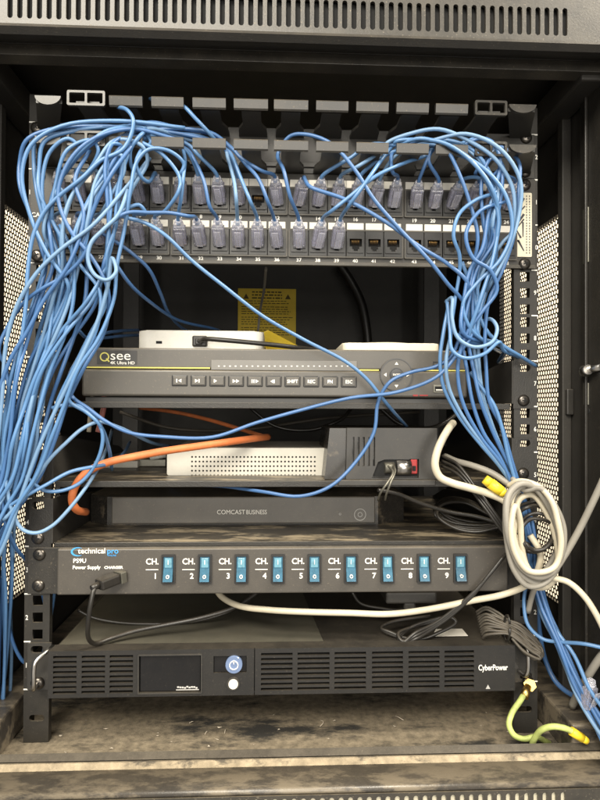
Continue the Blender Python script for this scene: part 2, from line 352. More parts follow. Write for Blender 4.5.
# screws
def screw_mesh():
    b = B(); n = 18; prof = [(.0058, 0), (.0058, -.0008), (.0050, -.0022), (.0034, -.0030), (0.0002, -.0033)]
    rows = [[b.bm.verts.new((r*math.cos(2*math.pi*i/n), y, r*math.sin(2*math.pi*i/n))) for i in range(n)] for r, y in prof]
    for a, c in zip(rows, rows[1:]):
        for i in range(n): b.bm.faces.new((a[i], a[(i+1) % n], c[(i+1) % n], c[i])).smooth = True
    return b.mesh('screw', 'screw')
def cross_mesh(): return B().box(-.0026, .0026, -.0036, -.0024, -.0006, .0006).box(-.0006, .0006, -.00365, -.0024, -.0026, .0026).mesh('screw_recess', 'hole')
SCREW, CROSS = screw_mesh(), cross_mesh()
def screw(px, py, y, parent):
    p = P(px, py, y); s_ = link('screw', SCREW, parent, p); link('recess', CROSS, s_, p, (0, random.uniform(0, 1.5), 0)); s_.rotation_euler = (0, 0, 0); return s_
def ear(name, px0, px1, py_t, py_b, y, m, parent, slots=(), t=.002):
    x0, x1 = sorted((fx(px0, y, (py_t+py_b)/2), fx(px1, y, (py_t+py_b)/2))); xm = (px0+px1)/2
    z1, z0 = fz(py_t, y, xm), fz(py_b, y, xm)
    hs = []
    for (sx, sy) in slots:
        c = P(sx, sy, y); hs.append(rrect(c.x-.0062, c.x+.0062, c.z-.0036, c.z+.0036, .0034))
    return plate(name, rect(x0, x1, z0, z1), hs, y, y+t, m, parent)
# yellow notice on the back
yb = YB-.0015; x0, x1 = fx(238, yb, 300), fx(296, yb, 300); z1, z0 = fz(289, yb), fz(338, yb)-.02
nt_ = B().box(x0, x1, yb, yb+.0008, z0, z1).obj('warning_notice', 'yellow', cab)
b = B(); zz = z1-.006; hN = .0032
for k in range(17):
    ln = (x1-x0)*(.52 if k < 3 else random.uniform(.75, .9)); xs_ = (x0+x1)/2-ln/2 if k < 3 else x0+.006
    x = xs_
    while x < xs_+ln:
        wd = random.uniform(.003, .009); b.box(x, min(x+wd, xs_+ln), yb-.0003, yb-.0001, zz-(.0012 if k < 3 else .0007), zz+(.0012 if k < 3 else .0006)); x += wd+.0016
    zz -= .0052 if k < 3 else (.0040 if k % 4 else .0062)
b.obj('notice_print', 'yprint', nt_)
b = B()
for cx in (x0+.014, x1-.014): b.poly([(cx-.005, yb-.0003, z1-.018), (cx+.005, yb-.0003, z1-.018), (cx, yb-.0003, z1-.009)], (0, .0002, 0))
b.obj('warning_triangles', 'yprint', nt_)

# ================================================================== cable manager (unit 12)
cm = thing('cable_manager', 'black finger-style cable manager with two rows of capped fingers above the patch panel', 'cable manager', (0, 0, zu(11)))
B().box(-.2413, .2413, -.0022, -.0004, zu(11)+.0004, zu(12)-.0006, .0006).obj('back_plate', 'plastic', cm)
for sx, sy in ((38.5, 160), (37, 128), (525, 172), (526, 138)): screw(sx, sy, -.0022, cm)
cap_px = [(110, 143), (152, 184), (193, 226), (234, 268), (274, 308), (316, 348), (356, 388), (396, 428), (435, 467)]
yt = -.052
def fingers(py_of, row):
    for (a, c) in cap_px:
        xc = (a+c)/2; py = py_of(xc); x0, x1 = fx(a, yt, py), fx(c, yt, py); z = fz(py, yt, xc)
        xm = (x0+x1)/2; zr = z - .004 if row else z-.003
        # finger: a tapering tongue from the back plate, wide web at its root, capped at its tip
        f = B().poly([(xm-.0135, -.0023, zr), (xm+.0135, -.0023, zr), (xm+.0128, -.016, zr), (xm+.0085, -.026, zr), (xm+.0085, yt+.002, zr), (xm-.0085, yt+.002, zr), (xm-.0085, -.026, zr), (xm-.0128, -.016, zr)], (0, 0, .0028)).obj('finger', 'plastic', cm)
        B().poly([(x0, yt-.0035, z+.0036), (x0, yt-.0028, z+.0046), (x0, yt+.0010, z+.0046), (x0, yt+.0010, z-.0034), (x0, yt-.0010, z-.0046), (x0, yt-.0022, z-.0034)], (x1-x0, 0, 0)).obj('finger_cap', 'cap', f)
    # open double loops near both ends
    for (a, c) in ((68, 106), (474, 506)):
        xc = (a+c)/2; py = py_of(xc)-2; x0, x1 = fx(a, yt, py), fx(c, yt, py); z = fz(py, yt, xc); xm = (x0+x1)/2
        f = B().poly([(xm-.0135, -.0023, z-.003), (xm+.0135, -.0023, z-.003), (xm+.0100, -.028, z-.003), (xm+.0100, yt+.002, z-.003), (xm-.0100, yt+.002, z-.003), (xm-.0100, -.028, z-.003)], (0, 0, .0025)).obj('finger', 'plastic', cm)
        plate('finger_cap', rrect(x0, x1, z-.0065, z+.0065, .0015), [rrect(x0+.002, xm-.001, z-.0045, z+.0045, .001), rrect(xm+.001, x1-.002, z-.0045, z+.0045, .001)], yt-.003, yt, 'cap', f)
fingers(lambda x: 102.5+(x-120)*.024, 1)
fingers(lambda x: 142.5+(x-120)*.026, 0)
for row, base in ((1, 101), (0, 141)):                 # flat end arms at both ends
    for (a, c) in ((36, 62), (508, 535)):
        xc = (a+c)/2; py = base+(xc-50)*.018; z = fz(py, yt, xc); x0, x1 = fx(a, yt, py), fx(c, yt, py)
        sg = -1 if a < 300 else 1; xe = sg*.226
        f = B().poly([(x0, yt, z-.002), (x1, yt, z-.002), (xe+.010, -.0023, z-.002), (xe-.010, -.0023, z-.002)], (0, 0, .003)).obj('end_arm', 'plastic', cm)
        pts = [(x0, 0), (x1, 0)]+[((x0+x1)/2+(x1-x0)/2*math.cos(math.radians(t)), -.0075*math.sin(math.radians(t))) for t in range(15, 180, 15)]
        plate('arm_tip', [(p[0], z+.003+p[1]) for p in pts], [], yt-.003, yt-.0003, 'cap', f)
B().box(-.2200, .2200, -.0040, -.0023, zu(11)+.006, zu(11)+.011, .0006).obj('trough_rib', 'plastic', cm)

# ================================================================== patch panel (units 10 and 11)
pp = thing('patchbay', 'black 48-port patch panel with two rows of numbered jacks and white port labels', 'patch panel', (0, 0, zu(9)))
ZP0, ZP1 = zu(9)+.0006, zu(11)-.0006
S_, G_ = .01805, .02105
def portx(i):                       # i = 0..23
    g = i//6; return -.2118+g*(5*S_+G_)+(i % 6)*S_ + .0
ROWZ = (zu(9)+.0615, zu(9)+.0215)   # centre of jack opening, upper and lower row
holes = [rect(portx(g*6)-.0088, portx(g*6+5)+.0088, zc-.0125, zc+.0125) for zc in ROWZ for g in range(4)]
plate('face_plate', rrect(-.2413, .2413, ZP0, ZP1, .001), holes, -.0032, -.0006, 'panel', pp)
B().box(-.2413, .2413, -.0045, -.0033, ZP0, ZP0+.0035, .0005).obj('lower_edge', 'bezelframe', pp)
for sx, sy in ((37.3, 255.7), (39, 176), (524.8, 185), (524.5, 264)): screw(sx, sy, -.0033, pp)
for zc in ROWZ:
    for g in range(4):
        a, c = portx(g*6)-.0100, portx(g*6+5)+.0100
        plate('port_frame', rrect(a, c, zc-.0135, zc+.0135, .0012), [rect(a+.0013, c-.0013, zc-.0122, zc+.0122)], -.0058, -.0033, 'bezelframe', pp)
# one jack: block with a stepped opening, side lips and contacts
W2, H2 = .0086, .0120
opening = [(-.0059, .0045), (-.0059, -.0030), (-.0034, -.0030), (-.0034, -.0055), (-.0020, -.0055), (-.0020, -.0072), (.0020, -.0072), (.0020, -.0055), (.0034, -.0055), (.0034, -.0030), (.0059, -.0030), (.0059, .0045)]
jf = plate('jack_face', rect(-W2, W2, -H2, H2), [opening], -.0040, .0000, 'jack'); JF = jf.data; bpy.data.objects.remove(jf)
jl = plate('jack_lip', rrect(-.0076, .0076, -.0090, .0062, .0008), [opening], -.0052, -.00405, 'jack'); JL = jl.data; bpy.data.objects.remove(jl)
JC = B().box(-.0075, .0075, .0005, .012, -.0085, .0085).mesh('jack_cavity', 'hole')
b = B()
for k in range(8): b.tube([Vector((-.0035+k*.001, -.0035, .0042)), Vector((-.0035+k*.001, -.002, .0010)), Vector((-.0035+k*.001, .0004, -.0002))], .00022, 4)
JG = b.mesh('jack_contacts', 'gold')
LB = B().box(-.0081, .0081, -.0008, 0, -.0033, .0033, .0003, 1).mesh('port_label', 'label')
LB1 = B().box(-.0088, .0088, -.0008, 0, -.0040, .0040, .0003, 1).mesh('port_label', 'label')
for row, zc in enumerate(ROWZ):
    for i in range(24):
        x = portx(i); n = row*24+i+1
        j = link('jack', JF, pp, (x, -.0018, zc)); link('lip', JL, j, (x, -.0018, zc)); link('cavity', JC, j, (x, -.0018, zc))
        link('contacts', JG, j, (x, -.0018, zc))
        lz = zc+.0172
        link('port_label', LB1 if row == 0 else LB, pp, (x, -.0033, lz))
        text(str(n), .0050, None, (x, -.0035, zc-.0160), pp, bold=.00012, name='port_number')
text('CAT', .0058, 37.5, 215, -.0035, pp, bold=.00015, align='CENTER')
# cream sticker at the right end
x0, x1 = fx(514.5, -.0034, 225), fx(531.5, -.0034, 225); z1, z0 = fz(193, -.0034, 523), fz(257, -.0034, 523)
st = plate('maker_sticker', rrect(x0, x1, z0, z1, .0012), [], -.0042, -.0034, 'sticker', pp)
b = B(); yy = -.0044
def stroke(b, a, c, w):
    a, c = P(*a, yy), P(*c, yy); d = (c-a).normalized(); n = Vector((-d.z, 0, d.x))*w; b.poly([a+n, a-n, c-n*.5, c+n*.5], (0, .0001, 0))
for a, c, w_ in (((524, 198), (517, 212), .0011), ((525, 206), (518, 214), .0007), ((524, 214), (516, 226), .0012), ((523, 222), (523, 237), .0009), ((524, 219), (517, 228), .0008), ((521, 238), (516, 229), .0010), ((518, 240), (524, 251), .0011), ((516, 239), (520, 243), .0008)): stroke(b, a, c, w_)
for q in range(22):
    py = 196+q*2.7
    for px in (526.6, 529.6):
        c = P(px, py, yy); b.box(c.x-.00045, c.x+.00045, yy, yy+.0001, c.z-random.uniform(.0006, .0012), c.z+.0006)
b.obj('sticker_print', 'sink', st)

# ================================================================== cantilever shelves
def shelf(label, z, depth, px_l, px_r, slots_l, slots_r, screws, zh=.0435):
    s_ = thing('rack_shelf', label, 'shelf', (0, 0, z), 'black cantilever shelves')
    B().box(-.2185, .2185, .0035, depth, z, z+.0016).obj('shelf_plate', 'shelf', s_)
    B().box(-.2185, .2185, .0015, .0034, z-.0042, z+.0016, .0005).obj('front_fold', 'paint', s_)
    for sg, sl in ((-1, slots_l), (1, slots_r)):
        xo, xi = sg*.2405, sg*.2200; x0, x1 = sorted((xo, xi)); hs = []
        for (sx, sy) in sl:
            c = P(sx, sy, -.002); hs.append(rrect(c.x-.0062, c.x+.0062, c.z-.0036, c.z+.0036, .0034))
        e = plate('shelf_ear', rect(x0, x1, z-.003, z+zh), hs, -.0020, -.0003, 'paint', s_)
        a, b_ = sorted((xi, xi-sg*.0014))
        B().poly([(a, -.0018, z+.0018), (a, -.0018, z+zh), (a, .02, z+zh), (a, depth*.8, z+.02), (a, depth, z+.0018)], (b_-a, 0, 0)).obj('side_wing', 'inside', s_)
    for q in screws: screw(*q, -.0021, s_)
    return s_
Z1, Z2, Z3 = zu(6)+.0010, .1925, zu(3)+.0012
shelf('topmost black shelf carrying the grey video recorder', Z1, .30, 0, 0, ((37.5, 372),), ((524, 368),), ((38, 400), (523.5, 400.5)))
shelf('middle black shelf carrying the silver perforated box and black battery box', Z2, .28, 0, 0, ((37.5, 446),), ((524, 443),), ((38, 478), (523, 473.5)))
shelf('lowest dusty black shelf under the long charcoal router', Z3, .28, 0, 0, ((38.5, 505.5),), ((524, 500),), ((38, 538), (523, 530)))

# ================================================================== video recorder on the top shelf
YD = .004
dv = thing('video_recorder', 'grey video recorder with push buttons and round navigation dial on top shelf', 'video recorder', (0, .1, Z1+.0016))
x0, x1 = fx(82, YD, 372), fx(467, YD, 372); zt, zb = fz(349, YD, 275), fz(397, YD, 275); zm = fz(370, YD, 275)
B().box(x0+.003, x1-.003, YD+.012, .262, Z1+.0085, zt-.001, .001).obj('case', 'dvrdark', dv)
for fx_ in (x0+.03, x1-.03):
    for fy in (.03, .23): B().cyl((fx_, fy, Z1+.0017), (fx_, fy, Z1+.009), .009, .010).obj('foot', 'hole', dv)
B().box(x0, x1, YD, YD+.013, zm+.0008, zt, .0016, 3).obj('upper_fascia', 'dvr', dv)
B().box(x0, x1, YD-.0015, YD+.013, zb, zm-.0004, .0022, 3).obj('lower_fascia', 'dvr', dv)
B().box(x0+.002, x1-.002, YD+.003, YD+.013, zb-.0075, zb-.0004, .001).obj('base_fascia', 'dvrdark', dv)
def pbox(b, p0, p1, q0, q1, y0, y1, bev=0):      # box from pixel extents on a front plane
    xm, ym = (p0+p1)/2, (q0+q1)/2
    return b.box(fx(p0, y0, ym), fx(p1, y0, ym), y0, y1, fz(q1, y0, xm), fz(q0, y0, xm), bev)
for a, c, py in ((83, 210, 367.6), (358, 379, 370), (414, 466, 370.4)): pbox(B(), a, c, py-.6, py+.7, YD-.0006, YD+.001).obj('accent_line', 'lime', dv)
lp = pbox(B(), 97, 137, 350.5, 364.5, YD-.0004, YD+.0005).obj('logo_plate', 'dvrdark', dv)
c = P(104.5, 356.8, YD-.0006); B().ring(c, .0033, .0044, YD-.0007, YD-.0004, 28).poly([(c.x+.0012, YD-.0006, c.z-.0022), (c.x+.0022, YD-.0006, c.z-.0012), (c.x+.0050, YD-.0006, c.z-.0042), (c.x+.0040, YD-.0006, c.z-.0050)], (0, .0002, 0)).obj('logo_letter', 'lime', lp)
text('see', .0128, 120.5, 355.8, YD-.0007, lp, sx=1.15)
text('4K Ultra HD', .0040, 122.5, 363, YD-.0007, lp, bold=.00005, sx=1.1)
ds = pbox(B(), 211, 357, 360.5, 370.5, YD-.0012, YD+.0005, .0004).obj('display_strip', 'dvr2', dv)
b = B()
for k in range(24): pbox(b, 218+k*5.6, 219.6+k*5.6, 365.6, 366.6, YD-.0014, YD-.0011)
b.obj('status_marks', 'ink', ds)
for k, (sym) in enumerate(('|<', '>|', '>', '>>', '||>', '<|', 'SHIFT', 'REC', 'FN', 'ESC')):
    px = 179.6+18.82*k; py = 380.6+k*.15
    fr = pbox(B(), px-8, px+8, py-5.6, py+5.6, YD-.0024, YD+.001, .0009).obj('push_button', 'btn', dv)
    pbox(B(), px-6.6, px+6.6, py-4.3, py+4.3, YD-.0032, YD-.0022, .0006).obj('button_cap', 'dvr', fr)
    if len(sym) >= 2 and sym.isalpha(): text(sym, .0046, px, py, YD-.0034, fr, bold=.00012, sx=.9)
    else:
        b = B(); x = px-3.4
        for ch in sym:
            if ch == '|': pbox(b, x, x+1.1, py-1.8, py+1.8, YD-.0034, YD-.0031); x += 2
            else:
                a0, a1, a2 = (P(x, py-1.9, YD-.0034), P(x, py+1.9, YD-.0034), P(x+3.2, py, YD-.0034)) if ch == '>' else (P(x+3.2, py-1.9, YD-.0034), P(x+3.2, py+1.9, YD-.0034), P(x, py, YD-.0034))
                b.poly([a0, a1, a2], (0, .0002, 0)); x += 3.4
        b.obj('button_mark', 'ink', fr)
c = P(396.5, 374.8, YD-.003)
dl = B().cyl((c.x, YD-.003, c.z), (c.x, YD+.002, c.z), .0158, .0162, 40).obj('dial', 'dvr', dv)
B().ring(c, .0150, .0160, YD-.0036, YD-.0029, 44).ring(c, .0062, .0070, YD-.0036, YD-.0029, 32).obj('dial_ring', 'btn', dl)
B().cyl((c.x, YD-.0040, c.z), (c.x, YD-.0028, c.z), .0058, .0061, 32).obj('enter_button', 'btn', dl)
text('ENTER', .0026, None, (c.x, YD-.0042, c.z), dl, bold=.00006)
b = B()
for k in range(4):
    a = k*math.pi/2; u_ = Vector((math.cos(a), 0, math.sin(a))); v_ = Vector((-math.sin(a), 0, math.cos(a))); o_ = Vector((c.x, YD-.0033, c.z))
    b.poly([o_+u_*.0125, o_+u_*.0098+v_*.0019, o_+u_*.0098-v_*.0019], (0, .0002, 0))
b.obj('dial_arrows', 'ink', dl)
us = pbox(B(), 433.5, 447.5, 384.8, 392.8, YD-.0026, YD, .0004).obj('usb_socket', 'steel_dull', dv)
pbox(B(), 435, 446, 386.4, 391.3, YD-.0029, YD-.0024).obj('socket_opening', 'hole', us); pbox(B(), 436, 445, 389.3, 390.6, YD-.0031, YD-.0028).obj('socket_tongue', 'ink', us)
plate('sensor_window', rect(fx(433, YD, 365), fx(447, YD, 365), fz(369, YD, 440), fz(361.5, YD, 440)), [rect(fx(434, YD, 365), fx(446, YD, 365), fz(368, YD, 440), fz(362.5, YD, 440))], YD-.0007, YD, 'btn', dv)
b = B(); pbox(b, 413, 418, 394.6, 396.2, YD-.0020, YD-.0014); pbox(b, 419.5, 428, 394.8, 396.0, YD-.0020, YD-.0014); b.obj('red_mark', 'red', dv)

# white set-top box and cream flat box resting on the recorder
wb = thing('set_top_box', 'small white box with black power lead on the left top of the recorder', 'network box', (0, .08, zt))
yw = .050; x0, x1 = fx(137, yw, 340), fx(263.5, yw, 340); z0, z1 = zt+.0002, fz(330.5, yw, 200)
def roundbox(x0, x1, y0, y1, z0, z1, r, m, name, parent, cham=.002):
    b = B(); pts = rrect(x0, x1, y0, y1, r, 6); b.poly([(p[0], p[1], z0) for p in pts], (0, 0, z1-z0))
    es = [e for e in b.bm.edges if abs(e.verts[0].co.z-e.verts[1].co.z) < 1e-6]; bmesh.ops.bevel(b.bm, geom=es, offset=cham, segments=3, profile=.5, affect='EDGES')
    o = b.obj(name, m, parent)
    for p in o.data.polygons: p.use_smooth = abs(p.normal.z) < .99 and p.area < 1e-3
    return o
bd = roundbox(x0, x1, yw, yw+.125, z0, z1, .010, 'white', 'body', wb, .0025)
pbox(B(), 156, 162, 341, 343.6, yw-.0004, yw+.001).obj('lock_slot', 'hole', bd)
pk = pbox(B(), 192, 207, 335.5, 346.5, yw-.0035, yw+.002, .0016).obj('power_plug', 'black', wb)
pbox(B(), 195, 202, 338, 344.5, yw-.006, yw-.003, .001).obj('plug_collar', 'black', pk)
fb = thing('flat_box', 'cream flat box with low domed lid on the right top of the recorder', 'network box', (.1, .05, zt))
yw2 = .020; x0, x1 = fx(343, yw2, 346), fx(440, yw2, 346)
roundbox(x0, x1, yw2, yw2+.10, zt+.0002, fz(343, yw2, 390), .006, 'cream', 'body', fb, .0015)
b = B(); n = 40; zt2 = fz(343, yw2, 390)-.0006; xm, ym = (x0+x1)/2, yw2+.055; prof = [(.044, 0), (.043, .0022), (.036, .0036), (.02, .0042), (.001, .0044)]
rows = [[b.bm.verts.new((xm+r*math.cos(2*math.pi*i/n), ym+r*math.sin(2*math.pi*i/n), zt2+h)) for i in range(n)] for r, h in prof]
for a, c in zip(rows, rows[1:]):
    for i in range(n): b.bm.faces.new((a[i], a[(i+1) % n], c[(i+1) % n], c[i])).smooth = True
b.obj('domed_lid', 'cream', fb)
# a curled paper slip behind the white box
b = B(); c0 = P(262, 330, .14); c1 = P(300, 352, .10)
tag(b.poly([P(260, 334, .13), P(268, 330, .13), P(306, 350, .11), P(307, 360.5, .11), P(270, 359, .13)], (0, .0006, .0003)).obj('paper_slip', 'yellow'), 'yellow paper slip leaning behind the white box on the recorder', 'paper')

# ================================================================== middle shelf: silver box, black battery box
zs2 = Z2+.0017
sb = thing('switch_box', 'silver box with a perforated front on the middle shelf', 'network box', (-.05, .1, zs2))
ysb = .046; x0, x1 = fx(167, ysb, 465), fx(331, ysb, 465); zt_ = fz(448, ysb, 250)
z0 = zs2
hs = []
for r in range(5):
    for k in range(34): hs.append([(fx(192+k*3.72, ysb, 465)+.0011*math.cos(q*math.pi/3), fz(457+r*4.6, ysb, 250)+.0011*math.sin(q*math.pi/3)) for q in range(6)])
plate('front_face', rrect(x0, x1, z0, zt_, .0022), hs, ysb, ysb+.0015, 'silver', sb)
B().box(x0+.001, x1-.001, ysb+.0035, ysb+.13, z0+.0006, zt_-.0004, .0016).obj('case', 'silver', sb)
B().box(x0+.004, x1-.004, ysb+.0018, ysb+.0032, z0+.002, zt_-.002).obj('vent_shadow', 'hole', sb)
bb = thing('battery_box', 'black plastic battery box with louvres and cut-out front on the middle shelf', 'battery box', (.08, .05, zs2))
yb_ = .006; x0, x1 = fx(337, yb_, 455), fx(437, yb_, 455); zt_ = fz(428, yb_, 385); zl = fz(478, yb_, 385)
def Xp(px): return fx(px, yb_, 455)
def Zp(py): return fz(py, yb_, 385)
outer = [(Xp(346), zs2+.001), (x1, zs2+.001), (x1, zt_), (Xp(347), zt_)]
cut = [(Xp(372), Zp(478)), (Xp(419), Zp(478)), (Xp(419), Zp(459)), (Xp(386), Zp(459)), (Xp(378), Zp(462))]
lou = [rect(Xp(352+5.2*k), Xp(354.3+5.2*k), Zp(466), Zp(437)) for k in range(5)]
plate('front_cover', outer, [cut]+lou, yb_, yb_+.002, 'plastic', bb)
B().poly([(Xp(325), yb_+.004, zs2+.0006), (x1, yb_+.004, zs2+.0006), (x1, yb_+.004, zt_-.0005), (Xp(330), yb_+.004, zt_-.0005)], (0, .10, 0)).obj('case', 'gloss', bb)
pbox(B(), 338, 436, 480, 486, yb_-.006, yb_-.0002, .001).obj('lower_ledge', 'plastic', bb)
B().box(Xp(374), Xp(418), yb_+.0025, yb_+.0035, Zp(477), Zp(460)).obj('terminal_bay', 'hole', bb)
c = P(384, 468, yb_+.002); B().cyl(c, c+Vector((.010, .001, .0005)), .0055, n=18).obj('terminal_barrel', 'steel_dull', bb)
c = P(396, 467.5, yb_+.001); B().cyl(c, c+Vector((.014, 0, 0)), .0075, n=20).obj('battery_cell', 'steel', bb)
pbox(B(), 411, 417.5, 459.5, 474, yb_-.001, yb_+.004, .001).obj('red_terminal', 'red', bb)
pbox(B(), 412.5, 416, 466, 471, yb_-.0018, yb_, .0004).obj('terminal_tab', 'hole', bb)

gt = thing('flat_tray', 'low dusty grey metal tray behind the orange cable on the middle shelf', 'tray', P(118, 470, .15))
x0, x1 = fx(70, .13, 462), fx(166, .13, 462)
B().box(x0, x1, .13, .24, zs2, fz(459, .13, 118), .001).obj('body', 'steel_dull', gt)
B().box(x0+.012, x1-.03, .118, .129, zs2, zs2+.008, .001).obj('front_step', 'silver', gt)
c = P(150, 457, .125); B().cyl(c, c+Vector((.018, .002, .003)), .004, n=14).obj('plug_end', 'white', gt)
# ================================================================== long charcoal router on the lowest shelf
ro = thing('business_router', 'long charcoal router with chamfered ends and a ring button on the lowest shelf', 'router', (0, .12, Z3+.0017))
yr = .078; zr0 = Z3+.0017; zr1 = fz(496, yr, 250); x0, x1 = fx(112, yr, 508), fx(375, yr, 508)
xl, xrr = fx(88, yr+.01, 508), fx(404, yr+.02, 508)
B().poly([(x0-.006, yr+.003, zr0), (x1+.004, yr+.003, zr0), (xrr, yr+.022, zr0), (xrr, .24, zr0), (xl, .24, zr0), (xl, yr+.020, zr0)], (0, 0, zr1-zr0-.001)).obj('case', 'gloss', ro)
zr2 = fz(487.5, yr+.03, 250)
b = B(); lo = [(x0-.006, yr+.003), (x1+.004, yr+.003), (xrr, yr+.022), (xrr, .24), (xl, .24), (xl, yr+.020)]; hi = [(x0+.004, yr+.030), (x1-.006, yr+.030), (xrr-.012, yr+.042), (xrr-.010, .235), (xl+.010, .235), (xl+.012, yr+.040)]
A_ = [b.bm.verts.new((p[0], p[1], zr1-.0008)) for p in lo]; C_ = [b.bm.verts.new((p[0], p[1], zr2)) for p in hi]; b.bm.faces.new(A_[::-1]); b.bm.faces.new(C_)
for i in range(6): b.bm.faces.new((A_[i], A_[(i+1) % 6], C_[(i+1) % 6], C_[i]))
b.obj('sloping_lid', 'gloss', ro)
B().box(x0, x1, yr-.002, yr+.004, zr0+.002, zr1-.0006, .0012).obj('front_face', 'modem', ro)
text('COMCAST', .0068, 231, 512.3, yr-.0024, ro, m='ink', sx=.95)
text('BUSINESS', .0068, 256.5, 512.3, yr-.0024, ro, m='ink', sx=.80)
c = P(360, 514.5, yr-.0022); B().ring(c, .0058, .0066, yr-.0028, yr-.0019, 36).ring(c, .0020, .0027, yr-.0028, yr-.0019, 24).obj('ring_button', 'dim_ink', ro)
c = P(340, 514, yr-.0022); B().ring(c, .0008, .0013, yr-.0027, yr-.0019, 14).obj('indicator', 'dim_ink', ro)

# ================================================================== power strip panel (unit 3)
ps = thing('power_distributor', 'charcoal rack power panel with nine blue rocker switches', 'power panel', (0, 0, zu(2)))
yp = -.008
B().box(-.2413, .2413, -.0026, -.0004, zu(2)+.0004, zu(3)-.0008, .0006).obj('ear_plate', 'rail', ps)
x0, x1 = fx(57, yp, 569), fx(508, yp, 569); z0, z1 = zu(2)+.0010, zu(3)-.0010
B().box(x0, x1, yp, -.0027, z0, z1, .0012).obj('face', 'ps', ps)
B().box(x0+.004, x1-.004, .003, .10, z0+.002, z1-.002).obj('housing', 'inside', ps)
for q in ((39.5, 554.5), (38.5, 585.5), (523, 552), (524, 580)): screw(*q, -.0027, ps)
br = pbox(B(), 386, 437, 592.5, 604, .012, .05, .002).obj('cable_bracket', 'plastic', ps); pbox(B(), 404, 416, 603, 611, .016, .03, .002).obj('bracket_tab', 'plastic', br)
yl = yp-.0003
c = P(77.5, 551.8, yl)
pts = [(c.x+.0062*math.cos(math.radians(t)), yl, c.z+.0042*math.sin(math.radians(t))) for t in range(60, 301, 20)]
pts += [(c.x+.0014+.0058*math.cos(math.radians(t)), yl, c.z+.0034*math.sin(math.radians(t))) for t in range(300, 59, -20)]
B().poly(pts, (0, .0002, 0)).obj('logo_swoosh', 'logo', ps)
text('technical', .0068, 78, 551.2, yl, ps, align='LEFT', bold=.00008, sx=1.05)
text('pro', .0070, 107, 551.2, yl, ps, m='logo', align='LEFT', bold=.00008, sx=1.05)
text('ONLINE', .0022, 112, 555.6, yl, ps, m='logo', sx=1.0)
text('PS9U', .0056, 73, 561, yl, ps, align='LEFT', bold=.0001)
text('Power Supply', .0046, 72.5, 567.6, yl, ps, align='LEFT', bold=.00012)
text('CHARGER', .0034, 113.5, 567.6, yl, ps, bold=.00012, sx=1.1)
for k in range(9):
    px = 168.8+36.45*k; py = 568.8-.1*k
    text('CH.', .0077, px-16.5, py-7, yl, ps, bold=.00016, sx=.95)
    pbox(B(), px-23, px-10.5, py+.6, py+1.3, yl-.0001, yl+.0001).obj('rule', 'ink', ps)
    text(str(k+1), .0072, px-13.5, py+7.6, yl, ps, bold=.00018)
    sw = plate('rocker_switch', rrect(fx(px-7.2, yp, py), fx(px+6.6, yp, py), fz(py+14.6, yp, px), fz(py-14.6, yp, px), .0008), [rect(fx(px-5.6, yp, py), fx(px+5, yp, py), fz(py+12.6, yp, px), fz(py-12.6, yp, px))], yp-.0022, yp-.0001, 'btn', ps)
    xa, xb = fx(px-5.0, yp, py), fx(px+4.4, yp, py); za, zc_, zb_ = fz(py+12.2, yp, px), fz(py-.5, yp, px), fz(py-12.2, yp, px)
    on = True
    B().poly([(xa, yp-.0012, zb_), (xa, yp-.0018, zc_), (xa, yp-.0056, za+.0006), (xa, yp-.0002, za)], (xb-xa, 0, 0)).obj('rocker', 'cyan', sw)
    B().box(xa+.0012, xb-.0012, yp-.0019, yp-.0012, zc_+.001, zb_-.0012, .0002).obj('rocker_streak', 'cyan2', sw)  # bright streak of the glassy rocker, put into a paler colour
    c = Vector(((xa+xb)/2, yp-.0042, (za+zc_)/2-.0008)); B().ring(c, .0010, .0016, c.y-.0012, c.y+.0012, 16).obj('off_mark', 'ink', sw)
    B().box(c.x-.00025, c.x+.00025, yp-.0024, yp-.0018, zc_+.004, zb_-.003).obj('on_mark', 'ink', sw)

# ================================================================== rack UPS (unit 1)
up = thing('backup_supply', 'black rack-mount backup power unit with slotted front and small dark screen', 'power supply', (0, .1, 0))
yu = -.016
x0, x1 = fx(48, yu, 672), fx(515, yu, 668); z0, z1 = fz(694.5, yu, 280), fz(648.3, yu, 280)
def Xu(px): return fx(px, yu, 672)
colsU = [(53, 76.5), (81.6, 105), (109.6, 133)]
colsR = [(261, 292.5), (297.5, 329.5), (334.5, 366), (372, 403), (408.5, 439.5), (444.5, 474)]
def Zu(px, py): return fz(py-(px-280)*.0, yu, px)
lcd = (Xu(139), Xu(201), Zu(170, 692.5), Zu(170, 655.5)); win = (Xu(213.5), Xu(246.5), Zu(230, 673), Zu(230, 656))
xsplit = Xu(254.5)
zrow = [(Zu(90, 658.4+5.05*k), Zu(90, 655.6+5.05*k)) for k in range(8)]
grille('front_face', x0, xsplit-.0004, z0, z1, [(Xu(a), Xu(c), zrow) for a, c in colsU]+[(lcd[0], lcd[1], [lcd[2:]]), (win[0], win[1], [win[2:]])], yu, yu+.003, 'ups', up)
zrow = [(Zu(360, 654.6+4.95*k), Zu(360, 651.8+4.95*k)) for k in range(8)]
grille('front_face', xsplit+.0004, x1, z0, z1, [(Xu(a), Xu(c), zrow) for a, c in colsR], yu, yu+.003, 'ups', up)
B().box(x0+.001, x1-.001, yu+.0105, yu+.012, z0+.001, z1-.001).obj('inner_shade_sheet', 'hole', up)  # near-black sheet, shade inside the slots put into its colour
B().box(x0, x1, yu+.0031, -.0003, z1-.0022, z1-.0004).box(x0, x1, yu+.0031, -.0003, z0+.0004, z0+.0022).box(x0, x0+.0018, yu+.0031, -.0003, z0+.0023, z1-.0023).box(x1-.0018, x1, yu+.0031, -.0003, z0+.0023, z1-.0023).obj('face_rim', 'ups', up)
B().box(x0+.001, x1-.001, .0, .36, z0+.002, z1-.003).obj('case', 'ups', up)
